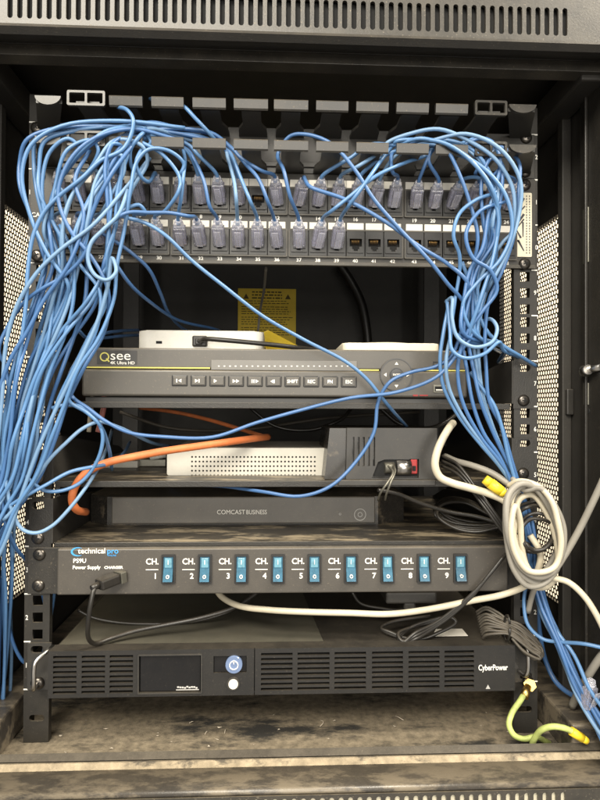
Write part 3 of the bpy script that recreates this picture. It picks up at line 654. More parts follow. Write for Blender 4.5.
zc = z1-.003; xa = fx(322, .02, 630)
B().poly([(x0+.003, .004, zc+.0002), (xa, .004, zc+.0002), (xa-.018, .20, zc+.0002), (x0+.003, .20, zc+.0002)], (0, 0, .0010)).obj('top_cover', 'cover', up)
lc = B().box(lcd[0]+.0005, lcd[1]-.0005, yu+.0016, yu+.004, lcd[2]+.0005, lcd[3]-.0005, .0006).obj('display', 'lcd', up)
plate('display_frame', rrect(lcd[0]-.0012, lcd[1]+.0012, lcd[2]-.0012, lcd[3]+.0012, .0012), [rect(*lcd)], yu-.0008, yu-.0001, 'plastic', up)
b = B()
for k in range(9):
    px = 178+k*2.3; a = P(px, 687.6+random.uniform(-.8, .8), yu+.0013); b.box(a.x-.0008, a.x+.0010, a.y, a.y+.0001, a.z-.0006, a.z+.0009)
pbox(b, 176, 199, 689.3, 690.2, yu+.0013, yu+.0014); b.obj('screen_film', 'dim_ink', lc)
B().box(win[0]+.0005, win[1]-.0005, yu+.002, yu+.004, win[2]+.0005, win[3]-.0005).obj('button_window', 'lcd', up)
c = P(234, 664.2, yu-.001); bt = B().cyl((c.x, yu-.003, c.z), (c.x, yu+.002, c.z), .0076, .0079, 32).obj('power_button', 'lens', up)
B().ring(c, .0034, .0042, yu-.0036, yu-.0029, 26).box(c.x-.0004, c.x+.0004, yu-.0036, yu-.0029, c.z+.001, c.z+.0045).obj('power_symbol', 'ink', bt)
c = P(233.3, 684, yu-.001); B().ring(c, .0046, .0060, yu-.0012, yu, 28).obj('button_collar', 'plastic', up); B().cyl((c.x, yu-.0022, c.z), (c.x, yu, c.z), .0043, .0046, 26).obj('select_button', 'button', up)
text('CyberPower', .0074, 493, 667.8, yu-.0003, up, bold=.00014, sx=.73)
a = P(488, 687, yu-.0004); B().poly([a+Vector((-.0022, 0, -.0018)), a+Vector((.0022, 0, -.0018)), a+Vector((0, 0, .0022))], (0, .0002, 0)).obj('small_mark', 'dim_ink', up)
for sg in (-1, 1):
    a, c = sorted((sg*.2405, sg*.2188)); cx = (a+c)/2
    hx = fx(37 if sg < 0 else 526, -.003, 650); e = plate('rack_ear', rrect(a, c, .0004, .0438, .001), [rrect(hx-.006, hx+.006, .0345, .0412, .003), rrect(hx-.006, hx+.006, .0032, .0099, .003)], -.0025, -.0004, 'plastic', up)
    xh = fx(37.5 if sg < 0 else 524.5, -.012, 668)
    if sg < 0: hp = [Vector((xh+.010, -.0026, .0405)), Vector((xh+.008, -.012, .0400)), Vector((xh+.001, -.019, .0335)), Vector((xh, -.020, .027)), Vector((xh, -.020, .015)), Vector((xh-.001, -.018, .0085)), Vector((xh-.004, -.0026, .0065))]
    else: hp = [Vector((xh, -.0026, .0395)), Vector((xh+.001, -.014, .0385)), Vector((xh+.0015, -.016, .034)), Vector((xh+.0015, -.016, .017)), Vector((xh, -.014, .012)), Vector((xh-.001, -.0026, .0110))]
    B().tube(spline(hp, 4), .0021, 10).obj('pull_handle', 'steel', up)
for q in ((38.5, 683), (528, 682)): screw(*q, -.0026, up)
# white maker label lying on the top of the unit
a = P(420, 642, .02); tag(B().poly([Vector((fx(432, .012, 640), .012, zc+.0010)), Vector((fx(468, .012, 640), .012, zc+.0010)), Vector((fx(462, .03, 640), .03, zc+.0010)), Vector((fx(436, .03, 640), .03, zc+.0010))], (0, 0, .0003)).obj('paper_tag', 'label'), 'small white paper tag lying on top of the black backup unit', 'tag')

# ================================================================== blue patch cables
# a plug: local frame, y- points out of the jack, tilted so the lead leaves upward
def plug_meshes():
    b = B(); b.box(-.0057, .0057, -.0125, .0065, -.0040, .0038, .0006, 1); PL = b.mesh('plug_body', 'clear')
    b = B()
    n = 12; rows = []
    for y, rx, rz in ((-.0126, .0052, .0036), (-.0150, .0046, .0036), (-.0175, .0036, .0033), (-.0195, .0031, .0030)):
        rows.append([b.bm.verts.new((rx*math.copysign(abs(math.cos(2*math.pi*i/n))**.6, math.cos(2*math.pi*i/n)), y, rz*math.copysign(abs(math.sin(2*math.pi*i/n))**.6, math.sin(2*math.pi*i/n)))) for i in range(n)])
    for a, c in zip(rows, rows[1:]):
        for i in range(n): b.bm.faces.new((a[i], a[(i+1) % n], c[(i+1) % n], c[i])).smooth = True
    b.bm.faces.new(rows[0]); b.bm.faces.new(rows[-1][::-1]); BT = b.mesh('strain_sleeve', 'tab')
    b = B(); b.poly([(-.0030, .0060, -.0042), (-.0030, .0060, -.0050), (-.0030, -.0060, -.0078), (-.0030, -.0115, -.0086), (-.0030, -.0115, -.0076), (-.0030, -.0060, -.0066)], (.0060, 0, 0)); TB = b.mesh('latch_tab', 'tab')
    b = B()
    for k in range(4): b.box(-.0042+k*.0023, -.0029+k*.0023, -.0110, .0055, -.0012, .0012)
    WR = b.mesh('plug_wires', 'plugwire'); return PL, BT, TB, WR
M['plugwire'] = mat('plug_wires', (.30, .29, .42), .5, var=.5, nscale=400)
PL, BT, TB, WR = plug_meshes()
RC = .00172
def C3(q, dy=0): return P(q[0], q[1], (q[2] if len(q) > 2 else -.045)+dy)
def jig(k): random.seed(k)
def plug_at(root, pos, tilt, roll):
    p = link('plug', PL, root, pos, (tilt, 0, roll)); R = Matrix.Rotation(roll, 4, 'Z') @ Matrix.Rotation(tilt, 4, 'X')
    for nm, me in (('strain_sleeve', BT), ('latch_tab', TB), ('plug_wires', WR)):
        o = bpy.data.objects.new(nm, me); COL.objects.link(o); o.parent = p
    return R
def patch(n, way, label, m=None):
    row = (n-1)//24; i = (n-1) % 24; x = portx(i); zc = ROWZ[row]
    jig(n*13+5)
    root = thing('patch_cable', label, 'cable', (x, -.004, zc), 'blue patch cables')
    tilt = math.radians(-40+random.uniform(-7, 7)); roll = random.uniform(-.10, .10)+max(-.22, min(.22, (C3(way[1]).x-x)*5))
    pos = Vector((x, -.0105, zc+.0015)); R = plug_at(root, pos, tilt, roll)
    d = R @ Vector((0, -1, 0)); s0 = pos+d*.0150; s1 = pos+d*.0215
    wp = [C3(q) for q in way]
    while len(wp) > 3 and (wp[0]-s1).length < .017: wp.pop(0)
    pts = [s0, s1]+wp
    for k in range(2, len(pts)-1): pts[k] = pts[k]+Vector((random.uniform(-1, 1)*.0012, random.uniform(-1, 1)*.003, random.uniform(-1, 1)*.0012))
    B().tube(spline(pts, 6), RC*random.uniform(.94, 1.04), 9).obj('cord', m or random.choice(('blue', 'blue', 'blue2', 'blue3')), root)
# bundles running down both sides, given as rows (photo row, centre, half-width, depth)
LT = [(205, 64, 40, -.042), (235, 70, 36, -.043), (265, 73, 38, -.043), (300, 66, 46, -.042), (335, 53, 44, -.040), (370, 41, 37, -.038), (405, 32, 32, -.036), (440, 25, 28, -.034), (475, 17, 22, -.030), (510, 9, 17, -.024), (550, 4, 14, -.012), (600, 3, 13, .008), (660, 2, 12, .020), (740, 0, 12, .022)]
RTB = [(215, 488, 27, -.043), (245, 481, 25, -.043), (270, 471, 20, -.042), (300, 466, 18, -.040), (335, 463, 19, -.038), (370, 468, 18, -.036), (400, 474, 17, -.034), (430, 486, 16, -.030), (460, 500, 14, -.028), (490, 514, 12, -.026), (520, 524, 9, -.024), (550, 530, 7, -.022), (580, 533, 7, -.020), (610, 541, 9, -.024), (645, 556, 10, -.036), (685, 574, 11, -.048), (725, 594, 12, -.060), (770, 616, 13, -.068)]
LT2 = [r for r in LT if r[0] < 480]+[(510, 1, 15, -.030), (540, -12, 12, -.030), (572, -18, 7, -.022), (625, -13, 6, .0), (685, -10, 6, .02), (745, -8, 6, .03)]
def tail(T, q, k, end=None, spread=.9):
    """follow a bundle from the point q on, wandering across its width"""
    jig(k); out = []; py0 = q[1]; s = None; s1 = random.uniform(-spread, spread); yo = random.uniform(-.011, .011)
    for (py, xc, hw, y) in T:
        if py <= py0+12 or (end and py > end): continue
        if s is None:
            s = max(-1.25, min(1.25, (q[0]-xc)/hw))
        s = s*.80+s1*.20+random.uniform(-.06, .06)
        out.append((xc+s*hw, py+random.uniform(-4, 4), y+yo+random.uniform(-.003, .003)))
    return out
g1, g2, g3 = (186, 151, -.034), (229, 152, -.034), (279, 155, -.034)
A = {
 1: [(150, 129, -.044), (95, 128, -.050), (48, 130, -.052), (28, 141, -.052), (18, 162, -.050), (20, 187, -.050), (30, 215, -.050), (42, 250, -.050)],
 2: [(150, 126, -.042), (100, 127, -.048), (60, 131, -.050), (36, 140, -.050), (33, 163, -.048), (38, 192, -.047), (46, 232, -.046)],
 3: [(132, 128, -.046), (72, 131, -.054), (44, 144, -.054), (38, 168, -.053), (41, 192, -.052), (50, 217, -.050), (61, 243, -.050)],
 5: [(150, 122, -.046), (112, 131, -.056), (82, 151, -.056), (67, 170, -.054), (55, 190, -.050), (50, 218, -.048)],
 6: [(150, 131, -.044), (116, 140, -.052), (95, 165, -.056), (75, 190, -.056), (65, 217, -.054), (62, 246, -.052)],
 7: [(128, 137, -.050), (112, 146, -.057), (107, 167, -.058), (109, 200, -.058), (107, 240, -.055), (104, 268, -.052)],
 8: [(160, 135, -.042), (135, 141, -.052), (125, 160, -.056), (118, 190, -.056), (114, 225, -.054), (108, 255, -.052)],
 9: [(150, 138, -.044), (128, 150, -.052), (100, 185, -.056), (82, 215, -.056), (72, 245, -.054)],
 10: [(140, 132, -.046), (118, 150, -.053), (103, 180, -.054), (92, 215, -.054), (84, 250, -.052)],
}
def L(n, start, arc, lab, end=None):
    w_ = start+arc; w_ = w_+tail(LT if n % 4 == 1 else LT2, w_[-1], n*7+3, end); patch(n, w_, lab)
def pl(n): return 'blue patch cable plugged into port %d, ' % n
# --- left half: ports 1-12 and 25-36
L(1, [(66, 172, -.045), (80, 150, -.052)], [(70, 140, -.055), (50, 152, -.056), (40, 180, -.055), (45, 215, -.052)], pl(1)+'arching over the left rail')
L(2, [(86, 172, -.045), (100, 152, -.052)], [(92, 140, -.056), (68, 150, -.058), (55, 180, -.057), (52, 215, -.054)], pl(2)+'bending back into the left bundle')
L(3, [(104, 176, -.045), (112, 160, -.052)], A[9][1:], pl(3)+'running down in the left bundle')
L(4, [(120, 172, -.044), (127, 150, -.050)], A[7][1:], pl(4)+'looping up and down the left bundle')
L(5, [(140, 176, -.042), (133, 168, -.048), (130, 150, -.054), (140, 138, -.054), (146, 128, -.050)], A[5][1:], pl(5)+'curling over the cable manager')
L(6, [(150, 181, -.042), (142, 178, -.048), (136, 166, -.052), (141, 150, -.054), (150, 140, -.050)], A[10], pl(6)+'hooking sharply to the left')
L(7, [(181, 176, -.044), (183, 162, -.050), (170, 151, -.054), (150, 150, -.056), (138, 163, -.058), (131, 190, -.058), (124, 230, -.055)], [(116, 265, -.052)], pl(7)+'making a round arch over ports five and six')
L(8, [(197, 170, -.040), (193, 158, -.038), g1], A[3], pl(8)+'rising to the first manager gap')
L(9, [(212, 168, -.040), (198, 154, -.038), (188, 146, -.034)], A[2], pl(9)+'rising steeply to the manager')
L(10, [(232, 172, -.040), (227, 160, -.038), (224, 149, -.034), (205, 140, -.036)], A[1], pl(10)+'forming the outermost arch at left')
L(12, [(262, 170, -.042), (240, 157, -.038), (232, 148, -.034), (215, 136, -.036), (180, 129, -.040)], A[5], pl(12)+'slanting up left to the second gap')
L(25, [(66, 205, -.048), (60, 190, -.052)], [(50, 200, -.055), (44, 230, -.054)], pl(25)+'dropping beside the left rail')
L(26, [(86, 210, -.046), (96, 192, -.053), (110, 172, -.055), (122, 152, -.055), (134, 143, -.052), (128, 150, -.058), (112, 175, -.060), (96, 205, -.058)], [(84, 240, -.055)], pl(26)+'doubling back through the left bundle')
L(27, [(103, 212, -.046), (112, 195, -.052), (124, 170, -.056), (122, 155, -.058), (110, 158, -.060), (96, 180, -.060), (88, 215, -.058)], [(82, 250, -.054)], pl(27)+'turning tightly above the lower row')
L(28, [(122, 212, -.046), (133, 190, -.050), (146, 160, -.052), (140, 146, -.055)], A[6][1:], pl(28)+'sweeping wide across the left jacks')
patch(29, [(146, 212, -.046), (138, 206, -.050), (122, 216, -.052), (145, 222, -.052), (166, 236, -.050), (190, 258, -.046), (225, 288, -.036), (262, 316, -.026), (305, 341, -.020), (345, 361, -.018), (366, 378, -.018), (385, 400, -.014), (402, 420, .03), (410, 430, .12)], pl(29)+'crossing diagonally in front of the recorder')
L(30, [(166, 210, -.046), (178, 190, -.050), (178, 175, -.052), (162, 156, -.052), (148, 147, -.052)], A[8][1:], pl(30)+'bowing right before joining the left bundle')
L(31, [(180, 200, -.044), (184, 175, -.046), (184, 158, -.040), (178, 142, -.036)], A[9], pl(31)+'standing nearly straight up')
L(32, [(186, 216, -.052), (170, 212, -.055), (150, 212, -.055), (126, 215, -.058), (106, 226, -.060), (92, 244, -.060), (80, 264, -.058), (62, 279, -.055), (44, 288, -.052), (26, 300, -.048), (10, 322, -.042)], [(0, 350, -.036)], pl(32)+'arching low leftwards across the lower row', 700)
L(33, [(210, 205, -.042), (204, 180, -.042), (194, 158, -.038), (187, 147, -.034)], A[7], pl(33)+'leaning left up to the first gap')
L(34, [(236, 200, -.044), (234, 178, -.044), (227, 158, -.038), (223, 146, -.034), (190, 137, -.038)], A[6], pl(34)+'rising upright to the second gap')
L(35, [(250, 203, -.044), (243, 180, -.044), (233, 160, -.038), (228, 148, -.034), (200, 134, -.038)], A[8], pl(35)+'second from the right of that fan')
L(36, [(268, 203, -.044), (259, 180, -.044), (244, 162, -.040), (233, 150, -.034), (210, 132, -.038)], A[10], pl(36)+'rightmost of the fan at the second gap')
# --- right half: ports 13-24 and 37-39
A2 = {
 3: [(388, 144, -.040), (410, 133, -.048), (440, 130, -.054), (470, 140, -.056), (495, 160, -.056), (510, 186, -.054), (515, 207, -.052), (511, 232, -.050)],
 4: [(395, 143, -.042), (420, 139, -.050), (445, 144, -.056), (470, 161, -.058), (490, 190, -.058), (499, 217, -.055), (496, 240, -.052)],
 5: [(455, 146, -.040), (480, 138, -.046), (494, 144, -.050), (500, 162, -.052), (496, 188, -.052), (488, 217, -.050)],
 6: [(430, 142, -.042), (446, 150, -.050), (460, 176, -.055), (470, 206, -.055), (477, 240, -.052)],
 7: [(440, 140, -.040), (468, 150, -.048), (486, 166, -.052), (497, 190, -.052), (492, 225, -.050)],
 8: [(500, 192, -.050), (476, 200, -.056), (458, 215, -.058), (452, 236, -.058), (460, 254, -.056)],
 9: [(500, 145, -.040), (518, 160, -.044), (519, 190, -.046), (515, 232, -.046), (505, 266, -.045)],
}
def R(n, start, arc, lab, end=None, after=None):
    w_ = start+arc; w_ = w_+tail(RTB, w_[-1], n*11+1, end)+(after or []); patch(n, w_, lab)
acrossA = [(452, 355, -.034), (436, 367, -.032), (410, 373, -.028), (390, 382, -.022), (377, 402, -.018), (373, 432, -.018), (356, 463, -.018), (330, 485, -.016), (300, 496, -.012), (262, 491, .0), (225, 486, .03), (190, 484, .08), (168, 480, .12)]
acrossB = [(455, 358, -.040), (436, 377, -.036), (398, 391, -.030), (350, 399, -.026), (302, 410, -.024), (255, 424, -.022), (212, 436, -.020), (165, 438, -.020), (128, 433, -.022), (105, 420, -.026), (88, 409, -.028), (72, 395, -.028), (68, 380, -.018), (76, 362, .02), (86, 345, .08)]
back = [(500, 345, -.01), (505, 352, .05), (498, 362, .12)]
R(13, [(312, 187, -.048), (346, 198, -.052), (386, 223, -.054), (420, 247, -.052), (447, 262, -.050)], [(466, 284, -.046)], pl(13)+'slanting right and down across the lower jacks')
R(14, [(334, 168, -.040), (351, 156, -.036), (370, 146, -.036)], A2[4], pl(14)+'rising right to the manager', 345, back)
R(15, [(356, 169, -.044), (376, 156, -.040), (384, 148, -.038)], A2[3], pl(15)+'slanting right to the third gap', 359, back)
R(16, [(366, 172, -.042), (388, 155, -.036), (420, 146, -.034)], A2[5], pl(16)+'slanting low to the right', 350, back)
R(17, [(386, 172, -.042), (392, 158, -.036), (410, 146, -.034)], A2[7], pl(17)+'rising just left of port eighteen')
R(18, [(393, 172, -.042), (391, 158, -.036), (400, 146, -.034)], A2[6], pl(18)+'rising straight to the third gap', 330, acrossA)
R(19, [(421, 172, -.042), (427, 160, -.036), (432, 148, -.034)], A2[7], pl(19)+'left leg of the pair under the fourth gap', 359, back)
R(20, [(433, 172, -.042), (429, 160, -.036), (436, 146, -.034)], A2[5], pl(20)+'right leg of the pair under the fourth gap', 335, back)
R(21, [(460, 172, -.044), (480, 178, -.048)], [(497, 190, -.052)]+A2[8][1:], pl(21)+'curling round in an open hook', 343, back)
R(22, [(475, 172, -.044), (490, 155, -.044)], A2[9], pl(22)+'hugging the right rail')
R(23, [(490, 178, -.044), (500, 170, -.050)], [(503, 190, -.054), (497, 225, -.052)], pl(23)+'turning straight down at the right end', 359, back)
R(24, [(505, 175, -.042), (500, 162, -.046), (490, 160, -.052), (482, 180, -.055)], [(484, 220, -.052)], pl(24)+'at the far right of the upper row', 340, acrossB)
R(37, [(291, 195, -.046), (284, 172, -.044), (279, 154, -.034), (290, 137, -.034), (305, 134, -.042), (330, 143, -.050), (356, 168, -.056), (376, 198, -.058), (400, 228, -.058), (428, 260, -.055), (448, 283, -.050)], [(466, 304, -.045)], pl(37)+'standing upright then crossing right')
R(38, [(332, 210, -.050), (352, 194, -.054), (376, 178, -.052), (408, 162, -.044), (428, 153, -.036)], A2[7], pl(38)+'running a long slant up to the fourth gap', 351, back)
R(39, [(350, 206, -.050), (366, 182, -.054), (384, 158, -.046), (392, 147, -.038)], A2[4], pl(39)+'slanting steeply up to the third gap', 359, back)

# loose blue leads whose plugs are out of sight
def lead(label, way, r=RC, m='blue', name='patch_cable', cat='cable', group='loose blue leads', per=6, n=9):
    pts = [C3(q) for q in way]
    o = B().tube(spline(pts, per), r, n).obj(name, m); return tag(o, label, cat, group)
lead('blue lead with a cut end rising over the top left fingers', [(118, 107, -.050), (127, 110, -.058), (133, 119, -.060), (131, 135, -.060), (122, 150, -.060), (100, 161, -.060), (82, 178, -.060), (58, 197, -.058), (44, 212, -.057), (33, 236, -.056), (28, 268, -.054), (26, 302, -.052), (21, 346, -.048), (12, 400, -.044), (4, 445, -.040), (6, 500, -.03), (12, 560, -.002), (8, 640, .02), (0, 720, .02)])
def down(T, q, k): return tail(T, q, k)
w_ = [(185, 128, -.050), (120, 121, -.058), (62, 126, -.060), (31, 145, -.060), (22, 175, -.058), (30, 215, -.056), (48, 255, -.054), (68, 284, -.052)]
lead('blue lead forming the widest arch over the top left corner', w_+down(LT2, w_[-1], 901))
w_ = [(175, 139, -.048), (132, 129, -.056), (95, 138, -.060), (70, 160, -.060), (58, 195, -.058), (70, 230, -.058), (92, 258, -.056), (108, 290, -.054)]
lead('blue lead snaking in an S through the left bundle', w_+down(LT2, w_[-1], 902), m='blue3')
w_ = [(150, 158, -.046), (120, 195, -.056), (92, 226, -.060), (60, 250, -.060), (36, 274, -.058), (16, 308, -.054), (6, 345, -.05), (2, 400, -.046), (-4, 460, -.04)]
lead('blue lead slanting from above port six to the left edge', w_, m='blue2')
w_ = [(90, 150, -.050), (75, 180, -.056), (84, 215, -.058), (70, 262, -.058), (44, 300, -.054), (28, 330, -.052), (10, 360, -.05), (-4, 400, -.046)]
lead('blue lead crossing the left rail beside unit eight', w_, m='blue3')
w_ = [(60, 225, -.046), (78, 262, -.050), (100, 292, -.052), (96, 330, -.050), (78, 366, -.046), (66, 388, -.040), (70, 402, -.034), (86, 412, -.030), (100, 425, -.026), (108, 445, -.010), (112, 470, .03)]
lead('blue lead turning under the left end of the recorder', w_, m='blue')
lead('dim blue lead running along the left of the white box', [(82, 352, .02), (92, 342, .03), (104, 334, .05), (120, 331, .09), (140, 330, .16)], m='blue3')
lead('second dim blue lead running to the left of the white box', [(78, 330, -.01), (88, 338, .03), (102, 338, .05), (122, 336, .09), (142, 335, .16)], m='blue3')
w_ = [(430, 141, -.048), (466, 134, -.058), (500, 149, -.062), (520, 180, -.060), (519, 215, -.056), (508, 250, -.054), (492, 282, -.050)]
lead('blue lead forming the widest arch over the top right corner', w_+down(RTB, w_[-1], 911), m='blue2')
w_ = [(446, 150, -.046), (478, 164, -.056), (505, 194, -.060), (512, 230, -.058), (500, 260, -.056), (478, 282, -.052), (463, 304, -.050), (470, 328, -.046), (488, 344, -.03), (500, 352, .04)]
lead('blue lead bowing out over the cream sticker at right', w_)
w_ = [(505, 202, -.050), (480, 211, -.060), (466, 234, -.062), (473, 258, -.060), (490, 270, -.058), (497, 290, -.054), (482, 312, -.05), (466, 335, -.044), (458, 365, -.04), (462, 400, -.036), (480, 436, -.032), (500, 462, -.03), (518, 492, -.026), (527, 530, -.022), (532, 575, -.02), (548, 625, -.03), (570, 672, -.046), (596, 716, -.06), (614, 748, -.068)]
lead('blue lead curling in a wide hook below port twenty-three', w_, m='blue3')
lead('blue lead making a small ring in the middle of the left bundle', [(128, 190, -.056), (118, 215, -.062), (103, 230, -.064), (91, 243, -.066), (88, 260, -.066), (95, 275, -.066), (107, 280, -.066), (116, 272, -.064), (112, 258, -.060), (108, 285, -.056), (98, 320, -.052), (80, 360, -.050), (58, 405, -.046), (38, 450, -.042), (20, 500, -.038), (4, 545, -.034), (-12, 575, -.03)], m='blue2')
lead('blue lead passing between the top fingers above ports seven and eight', [(150, 99, -.02), (158, 99, -.036), (183, 106, -.050), (195, 118, -.052), (210, 134, -.046), (220, 146, -.036)])
lead('blue lead curving behind the left bundle into the recorder', [(100, 232, -.02), (125, 248, -.015), (148, 268, -.005), (160, 292, .02), (168, 312, .06), (182, 328, .12), (200, 334, .2)], m='blue3')
lead('blue lead dropping in a shallow curve behind the white box', [(112, 258, -.02), (130, 284, -.01), (150, 302, .02), (178, 320, .08), (215, 329, .16), (225, 334, .25)], m='blue3')
lead('blue lead swinging round in an S beside the middle shelf', [(52, 408, -.030), (66, 405, -.030), (82, 407, -.028), (94, 417, -.026), (102, 431, -.024), (102, 446, -.022), (95, 465, -.020), (80, 483, -.020), (60, 491, -.022), (43, 490, -.026), (30, 480, -.030), (16, 470, -.03)])
lead('blue lead arching up from the left to the crossing lead', [(4, 520, -.036), (20, 502, -.038), (35, 480, -.036), (50, 459, -.034), (66, 443, -.032), (82, 429, -.028), (98, 422, -.024), (118, 427, -.006), (150, 442, .05), (170, 446, .14)], m='blue2')
lead('blue lead running low past the orange cable', [(6, 508, -.034), (24, 497, -.035), (46, 485, -.032), (70, 472, -.026), (92, 467, -.020), (108, 464, .0), (122, 455, .05), (130, 442, .14)])
lead('blue lead hanging in a deep loop over the left rail', [(4, 440, -.036), (6, 480, -.036), (12, 510, -.034), (22, 529, -.032), (36, 533, -.030), (52, 526, -.026), (70, 508, -.022), (84, 490, -.016), (97, 470, .004), (106, 450, .05), (112, 430, .12)], m='blue2')
lead('blue lead hanging lower beside the left rail', [(-4, 430, -.034), (0, 480, -.034), (6, 525, -.03), (16, 548, -.014), (26, 560, .010), (36, 575, .03), (44, 600, .04), (50, 640, .05), (48, 690, .06)], m='blue3')
lead('blue lead behind the left rail, nearer the power panel', [(56, 560, .05), (54, 595, .05), (50, 620, .055), (44, 650, .06), (40, 690, .06)], m='blue')
lead('blue lead hanging down behind the left rail at floor level', [(-6, 560, .01), (2, 590, .016), (8, 620, .02), (14, 645, .024), (24, 662, .03), (38, 664, .05), (50, 655, .09)], m='blue3')
lead('blue lead ending at the right rail below the loop', [(462, 262, -.04), (472, 290, -.04), (480, 318, -.040), (490, 335, -.038), (505, 347, -.034), (520, 356, -.026), (536, 366, -.010)])
lead('blue lead making an open loop right of the recorder', [(446, 302, -.034), (452, 298, -.044), (452, 318, -.048), (458, 338, -.050), (474, 347, -.050), (492, 342, -.048), (497, 328, -.044), (490, 319, -.036), (478, 325, -.026), (468, 336, -.02)], m='blue2')
lead('blue lead making a wide low loop right of the recorder', [(447, 300, -.036), (450, 330, -.046), (452, 350, -.050), (464, 358, -.050), (484, 354, -.048), (499, 342, -.046), (503, 350, -.036), (516, 356, -.01), (524, 360, .03)])
lead('blue lead dropping at the right end of the recorder', [(448, 308, -.036), (443, 335, -.040), (440, 360, -.040), (443, 385, -.036), (452, 405, -.032), (465, 425, -.030), (482, 446, -.030), (500, 467, -.028), (516, 492, -.026), (526, 530, -.022), (529, 570, -.020), (524, 600, -.018), (528, 625, -.024), (543, 639, -.030), (562, 642, -.040), (585, 644, -.056), (612, 650, -.066)])
lead('blue lead parallel to the one at the right end of the recorder', [(452, 330, -.038), (446, 362, -.042), (449, 388, -.038), (459, 410, -.034), (472, 430, -.032), (488, 450, -.030), (506, 474, -.028), (520, 500, -.026), (530, 540, -.022), (534, 580, -.018), (545, 615, -.022), (562, 655, -.038), (574, 690, -.048), (592, 722, -.060), (612, 750, -.068)], m='blue2')
lead('blue lead bowing out past the right shelf ear', [(470, 372, -.030), (482, 388, -.032), (494, 405, -.034), (502, 428, -.034), (508, 455, -.032), (516, 484, -.030), (524, 515, -.026), (530, 560, -.02), (540, 600, -.020), (556, 630, -.034), (574, 655, -.048), (590, 690, -.060), (608, 715, -.066)])
lead('thin blue lead hanging low in the right corner', [(536, 600, .01), (540, 635, .012), (546, 662, .014), (556, 682, .004), (572, 695, -.014), (590, 699, -.040), (606, 697, -.058)], r=.0024, m='blue3')
pk_ = thing('loose_plug', 'clear plug on a blue lead hanging at the lower right edge', 'plug', P(588, 702, -.054))
q = plug_at(pk_, P(588, 700, -.054), math.radians(-80), .4)

# ================================================================== other cables
lead('thick orange cable bending over the middle shelf to the silver box', [(86, 512, .03), (76, 509, .004), (72, 500, -.004), (75, 487, -.006), (86, 473, -.006), (106, 463, -.004), (132, 457, .0), (165, 451, .006), (200, 446, .016), (235, 441, .03), (258, 438, .05), (268, 437, .08)], r=.0037, m='orange', name='orange_cable', group='orange cables', n=12)
lead('thin orange cable running behind the silver box', [(262, 436, .10), (240, 429, .14), (210, 420, .16), (180, 413, .18), (160, 410, .20), (140, 408, .24)], r=.0025, m='orange', name='orange_cable', group='orange cables')
lead('short pink wire standing behind the left bundle', [(98, 432, .10), (101, 420, .10), (104, 405, .10), (104, 380, .10)], r=.0030, m='pink', name='wire', cat='wire', group='wires by the left rail')
lead('short ivory wire standing behind the left bundle', [(89, 432, .10), (90, 418, .10), (92, 402, .10), (93, 380, .10)], r=.0024, m='ivory', name='wire', cat='wire', group='wires by the left rail')
lead('ivory cable bending down from the middle shelf into the coil', [(453, 423, .0), (449, 428, -.012), (443, 438, -.018), (437, 452, -.020), (435, 466, -.020), (440, 477, -.020), (452, 483, -.022), (470, 488, -.024), (490, 494, -.028), (506, 502, -.034), (514, 516, -.040), (512, 540, -.042), (516, 565, -.044), (530, 584, -.044), (545, 586, -.042), (556, 577, -.040)], r=.0036, m='ivory', name='ivory_cable', group='ivory cables', n=12)
lead('ivory cable crossing the top of the backup unit', [(212, 582, .06), (222, 597, .035), (240, 606, .02), (270, 610, .008), (310, 612, .002), (350, 613, .0), (390, 614, -.002), (430, 609, -.006), (470, 601, -.012), (505, 594, -.018), (528, 584, -.026), (538, 570, -.032), (540, 552, -.034), (530, 535, -.03)], r=.0030, m='ivory', name='ivory_cable', group='ivory cables', n=12)
lead('grey cable running from behind the battery box to the coil', [(445, 456, .03), (456, 461, .01), (474, 466, -.010), (492, 473, -.020), (508, 484, -.028), (520, 496, -.03)], r=.0030, m='beige', name='grey_cable', group='grey cables')
def coil(cx, cy, rx, ry, y, turns, seed, drift=3, start=0, per=10):
    jig(seed); out = []
    for k in range(int(turns*per)+1):
        a = start+2*math.pi*k/per; j = random.uniform(-drift, drift)
        out.append((cx+(rx+j)*math.cos(a), cy+(ry+j)*math.sin(a), y+random.uniform(-.006, .006)-.0022*k/per))
    return out
# the tied beige coil at the right, its two tails leave to the right
cl_ = [(520, 495, -.030), (508, 505, -.040), (508, 525, -.046), (512, 550, -.048), (522, 574, -.050), (538, 583, -.050), (553, 574, -.048), (560, 555, -.046), (558, 530, -.044), (548, 505, -.044), (534, 487, -.044), (520, 484, -.046), (509, 494, -.048), (506, 515, -.052), (511, 545, -.054), (522, 568, -.056), (538, 577, -.056), (552, 572, -.054), (564, 556, -.050), (578, 532, -.054), (590, 508, -.060), (604, 478, -.066)]
lead('thick beige cable coiled by the right rail with its end rising to the right edge', cl_, r=.0030, m='beige', name='beige_cable', group='beige coil', n=12)
cl2 = [(536, 490, -.036), (522, 486, -.040), (512, 497, -.042), (511, 520, -.044), (516, 548, -.048), (528, 572, -.048), (545, 579, -.048), (557, 566, -.046), (556, 540, -.042), (546, 512, -.038), (532, 495, -.036), (519, 500, -.036), (517, 528, -.038), (522, 556, -.042), (534, 575, -.046), (552, 578, -.046), (568, 582, -.050), (584, 596, -.056), (596, 614, -.062), (606, 634, -.066)]
lead('ivory cable coiled by the right rail with its end falling to the right edge', cl2, r=.0027, m='ivory', name='ivory_cable', group='beige coil', n=12)
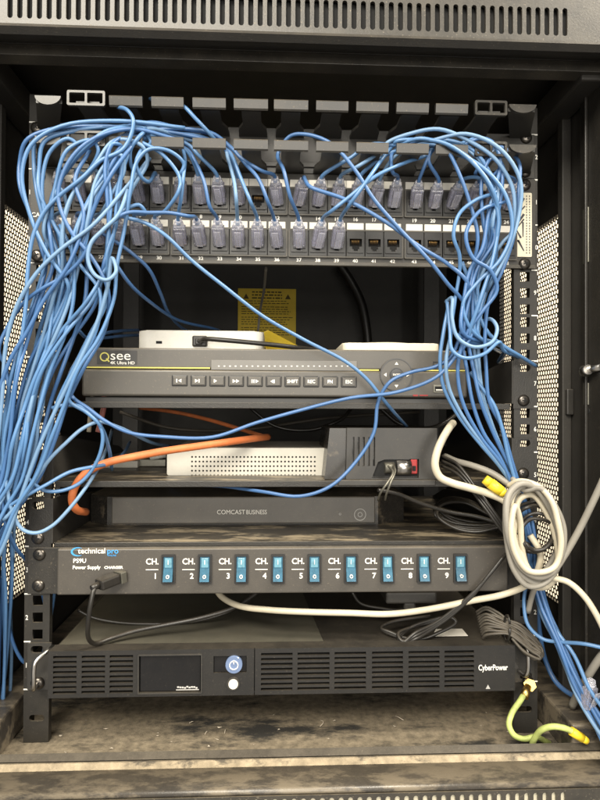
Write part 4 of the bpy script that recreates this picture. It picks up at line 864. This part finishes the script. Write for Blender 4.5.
cl3 = [(512, 478, -.030), (524, 490, -.040), (540, 488, -.048), (554, 504, -.052), (564, 530, -.052), (560, 560, -.052), (546, 582, -.052), (528, 586, -.052), (514, 570, -.050), (507, 542, -.048), (506, 512, -.046), (516, 490, -.044), (532, 484, -.042), (548, 496, -.040), (557, 520, -.038), (557, 548, -.036), (546, 570, -.034), (534, 590, -.030), (528, 612, -.02)]
lead('grey cable wound loosely round the outside of the beige coil', cl3, r=.0025, m='beige', name='grey_cable', group='beige coil', n=10)
cl4 = [(508, 486, -.030), (520, 481, -.038), (538, 486, -.046), (551, 500, -.054), (558, 522, -.058), (561, 545, -.058), (555, 566, -.058), (543, 572, -.060), (527, 570, -.060), (515, 552, -.058), (511, 528, -.056), (515, 506, -.052), (520, 520, -.046), (522, 548, -.042), (530, 580, -.036)]
lead('ivory cable forming the innermost turns of the beige coil', cl4, r=.0026, m='ivory', name='ivory_cable', group='beige coil', n=10)
lead('grey cable rising from the lower right edge behind the blue leads', [(606, 650, -.060), (597, 662, -.054), (588, 676, -.046), (580, 690, -.036), (572, 706, -.02)], r=.0034, m='beige', name='grey_cable', group='grey cables')
tag(B().cyl(P(524, 574, -.03), P(524, 574, -.03)+Vector((.026, .002, .001)), .0012, n=10).tube(coil_pts := [P(530, 573, -.02)+Vector((.0125*math.cos(t*.35), .022*math.sin(t*.35)-.004, .0)) for t in range(19)], .0016, 8).obj('cable_tie', 'ivory'), 'white tie around the blue leads below the beige coil', 'cable tie')
yc = thing('yellow_connector', 'yellow plastic connector by the right end of the middle shelf', 'connector', P(495, 487, -.03))
a, c = P(484.5, 479, -.030), P(505, 494.5, -.036); d = (c-a).normalized(); B().cyl(a, a+d*.006, .0042, .0048, 14).cyl(a+d*.0062, a+d*.018, .0054, .0052, 6).cyl(a+d*.0182, c, .0046, .0036, 14).obj('sleeve', 'yel', yc)
def cord(label, way, r=.0020, m='black', group='black cords', name='black_cable', n=8, per=6): return lead(label, way, r, m, name, 'cable', group, per, n)
cord('black lead from the white box running right across the recorder top', [(199, 341, .044), (206, 339, .034), (222, 340, .030), (245, 342, .030), (275, 345, .034), (300, 348, .045), (320, 350, .07)], .0024)
cord('thick black cord hanging down the dark back of the cabinet', [(338, 262, .42), (350, 280, .42), (361, 302, .42), (366, 325, .42), (368, 350, .42), (366, 372, .42)], .0075, n=12)
cord('black cord drooping behind the recorder at centre', [(250, 408, .20), (275, 426, .20), (310, 430, .20), (340, 420, .20), (352, 408, .22)], .0024)
cord('black cord drooping behind the battery box', [(380, 408, .16), (400, 424, .16), (430, 428, .16), (455, 415, .18), (462, 404, .2)], .0026)
cord('dark grey cord crossing the back below the recorder', [(120, 412, .24), (170, 428, .24), (240, 430, .26), (330, 418, .28), (420, 412, .30)], .0022, 'brown')
cord('thin grey wire hanging in front of the yellow notice', [(266, 268, .10), (264, 290, .16), (260, 312, .22), (258, 332, .24)], .0016, 'beige', 'thin wires')
# charger lead in the power panel
uc = thing('charger_lead', 'black charging lead plugged into the left of the power panel', 'cord', P(112, 580, -.01))
a = P(120, 576.5, -.009); c = P(96, 586, -.028); d = (c-a).normalized(); u_ = d.cross(Vector((0, 0, 1))).normalized(); v_ = u_.cross(d)
def obox(b, a, d, u_, v_, l, w_, h_, bev):
    vs_ = [b.bm.verts.new(a+d*i*l+u_*(j-.5)*w_+v_*(k-.5)*h_) for i in (0, 1) for j in (0, 1) for k in (0, 1)]
    fs = [b.bm.faces.new([vs_[i] for i in q]) for q in ((0, 1, 3, 2), (4, 6, 7, 5), (0, 4, 5, 1), (2, 3, 7, 6), (0, 2, 6, 4), (1, 5, 7, 3))]
    bmesh.ops.bevel(b.bm, geom=list({e for f in fs for e in f.edges}), offset=bev, segments=2, profile=.5, affect='EDGES'); return b
obox(B(), a-d*.003, d, u_, v_, .006, .0135, .0105, .0006).obj('socket_shell', 'steel_dull', uc)
obox(B(), a+d*.0032, d, u_, v_, .0195, .0125, .0095, .0018).obj('plug_grip', 'black', uc)
B().cyl(a+d*.022, a+d*.030, .0036, .0022, 12).obj('strain_relief', 'black', uc)
B().tube(spline([a+d*.026, P(93, 593, -.032), P(90, 608, -.034), P(88, 625, -.030), P(88.5, 638, -.022), P(95, 643.5, -.010), P(112, 638, .002), P(135, 631, .010), P(165, 625, .016), P(200, 618, .020), P(235, 607, .028), P(258, 592, .04)], 7), .0021, 9).obj('cord', 'black', uc)
cord('thin black cord lying across the top of the backup unit', [(78, 610, .05), (92, 617, .05), (115, 622, .05), (150, 624, .05), (190, 622, .05), (225, 613, .05), (250, 600, .06)], .0016)
for k in range(3):
    cord(('leftmost', 'middle', 'rightmost')[k]+' of three black cords slanting down over the right of the power panel', [(508-k*2, 552+k*2, -.016), (490-k, 574+k, -.016), (472, 594+k, -.014), (452, 611+k*2, -.010), (434, 624+k*2, -.006), (415, 633+k*3, .0), (402, 643-k, -.002), (398, 640-k*3, .004), (410, 628, .012), (432, 620+k, .014), (450, 617, .012), (456, 622, .010), (440, 632, .006), (415, 640, .006), (390, 634-k, .012), (381, 628, .018), (392, 622, .024), (430, 616, .03)], .0017, group='black cords over the power panel')
gb = thing('cable_bundle', 'flat grey cord bundle with a black twist tie at the right of the backup unit', 'cable', P(510, 640, -.01))
for k in range(11):
    jig(300+k); r_ = lambda v: random.uniform(-v, v); kk = k*.82
    w_ = [(476+kk*.8, 612+kk*3.2, .012-.002*kk), (486, 607+kk*3.4+r_(1.5), .006-.002*kk), (498, 613+kk*2.6+r_(1.2), .0-.002*kk), (508, 620+kk*1.7, -.006-.0015*kk), (520, 626+kk*2.0+r_(1.5), -.010-.0014*kk), (532, 636+kk*2.0+r_(2), -.013-.0014*kk), (541-abs(kk-4)*.4+r_(1.5), 645+kk*1.4, -.015-.0014*kk), (543-kk*.5+r_(1.5), 655+kk*.5, -.017-.0012*kk), (534-kk*1.2, 659-kk*.9+r_(1.5), -.014-.0012*kk), (520-kk, 648-kk*1.2, -.010-.001*kk)]
    B().tube(spline([C3(q) for q in w_], 5), .0013, 6).obj('strand', 'brown', gb)
B().tube([P(507+3*math.cos(t*.5), 628+13*math.sin(t*.5), -.014-.006*math.cos(t*.5)) for t in range(13)], .0012, 6).obj('twist_tie', 'black', gb)
# black cords in the beige coil and on the lowest shelf
for k in range(4):
    jig(400+k)
    cord('black cord %s' % ('looping widest through the beige coil', 'looping tightly through the beige coil', 'hanging low behind the beige coil', 'crossing level behind the beige coil')[k],
         coil(533+k*1.5, 526+k*3, 24-k*2.5, 25-k*3, -.030-.003*k, 1.3, 410+k, 2, start=.6*k), .0017, group='black cords in the beige coil')
for k in range(3):
    cord(('topmost', 'middle', 'lowest')[k]+' black cord from the battery box to the coil', [(442, 456+k*5, .02), (456, 463+k*5, .004), (466, 474+k*4, -.006), (476, 488+k*4, -.014), (488, 504+k*4, -.022), (500, 520+k*4, -.026), (512, 536+k*2, -.028), (530, 545, -.028)], .0016, group='black cords by the battery box')
bc = thing('cable_coil', 'black cord coiled flat at the right of the lowest shelf', 'cable', P(470, 525, .03))
for k in range(6):
    jig(500+k); r_ = lambda v: random.uniform(-v, v)
    w_ = [(500, 527-k, .010+k*.01), (476, 531-k*1.5+r_(1.5), .014+k*.01), (452+r_(3), 528-k*2, .022+k*.01), (437+r_(4), 516-k*1.6, .03+k*.01), (444+r_(4), 504-k+r_(2), .04+k*.01), (464, 503-k*.6+r_(2), .044+k*.01), (484, 511-k+r_(2), .036+k*.01), (498, 520-k*.6, .024+k*.01), (510, 527, .016+k*.01)]
    B().tube(spline([C3(q) for q in w_], 6), .0016, 8).obj('turn', 'black', bc)
cord('black cord curving from the battery box across the lowest shelf', [(378, 490, .0), (398, 494, .006), (420, 503, .012), (450, 512, .016), (478, 517, .014), (500, 524, .004), (515, 530, -.01)], .0020)
for k in range(2): cord(('left', 'right')[k]+' of two dark wires dangling from the battery box terminals', [(388+k*6, 466, .004), (393+k*2, 472, -.008), (388+k*3, 482, -.016), (381+k*6, 492, -.014), (378+k*7, 500, -.004)], .0011, 'steel_dull', 'terminal wires', name='wire')
cord('thin black cord hanging under the power panel', [(352, 592, .03), (360, 603, .03), (380, 608, .028), (402, 609, .03), (420, 596, .04), (430, 588, .05)], .0015)
# green and yellow earth wire
gw = thing('earth_wire', 'green and yellow earth wire with brass lug hanging from the right rail', 'wire', P(530, 735, -.03))
B().tube(spline([C3(q) for q in ((526, 691, -.012), (520, 701, -.018), (512, 713, -.024), (509, 725, -.028), (514, 735, -.030), (524, 739, -.030), (535, 737, -.028), (545, 741, -.022), (550, 744, -.012))], 7), .0026, 10).obj('wire', 'green', gw)
B().tube(spline([C3(q) for q in ((532, 744, -.034), (536, 736, -.038), (543, 729, -.046), (553, 726.5, -.050), (564, 728, -.052), (575, 732.5, -.052))], 7), .0026, 10).obj('wire', 'green', gw)
a, c = P(571, 731, -.052), P(587, 741, -.052); d = (c-a).normalized(); B().cyl(a, a+d*.012, .0038, .0039, 14).cyl(a+d*.0121, c, .0033, .0030, 14).obj('yellow_sleeve', 'yel', gw)
a, c = P(528, 686, -.008), P(524, 697, -.015); lg = B().cyl(a, c, .0036, .0040, 12).obj('lug', 'brass', gw)
B().cyl(P(530, 685, -.003), P(530, 685, -.010), .0058, n=6).obj('lug_nut', 'brass', lg)
# lint and scraps on the floor
jig(99); b = B()
for k in range(60):
    x, y = random.uniform(-.25, .25), random.uniform(-.04, .05); s_ = random.uniform(.0005, .0015)
    if random.random() < .25: x, y, s_ = -.095+random.gauss(0, .012), -.035+random.gauss(0, .004), s_*1.3
    if abs(abs(x)-.233) < .014: continue
    z = ZB+s_*.4; v = [Vector((x+random.uniform(-2, 2)*s_, y+random.uniform(-1, 1)*s_, z+random.uniform(0, 1.0)*s_)) for _ in range(4)]
    vv = [b.bm.verts.new(p) for p in v]
    for q in ((0, 1, 2), (0, 2, 3), (0, 3, 1), (1, 3, 2)): b.bm.faces.new([vv[i] for i in q])
for k in range(9):
    x, y = random.uniform(-.22, .24), random.uniform(-.042, .04); a = random.uniform(0, 6.28); l_ = random.uniform(.004, .012)
    if abs(abs(x)-.233) < .02: continue
    b.tube(spline([Vector((x, y, ZB+.0008)), Vector((x+l_*.5*math.cos(a)+.001, y+l_*.5*math.sin(a), ZB+.0022)), Vector((x+l_*math.cos(a+.4), y+l_*math.sin(a+.4), ZB+.0009))], 4), .00032, 5)
o = b.obj('lint', 'lint'); tag(o, 'pale lint and scraps scattered on the dusty cabinet floor', 'lint'); o['kind'] = 'stuff'
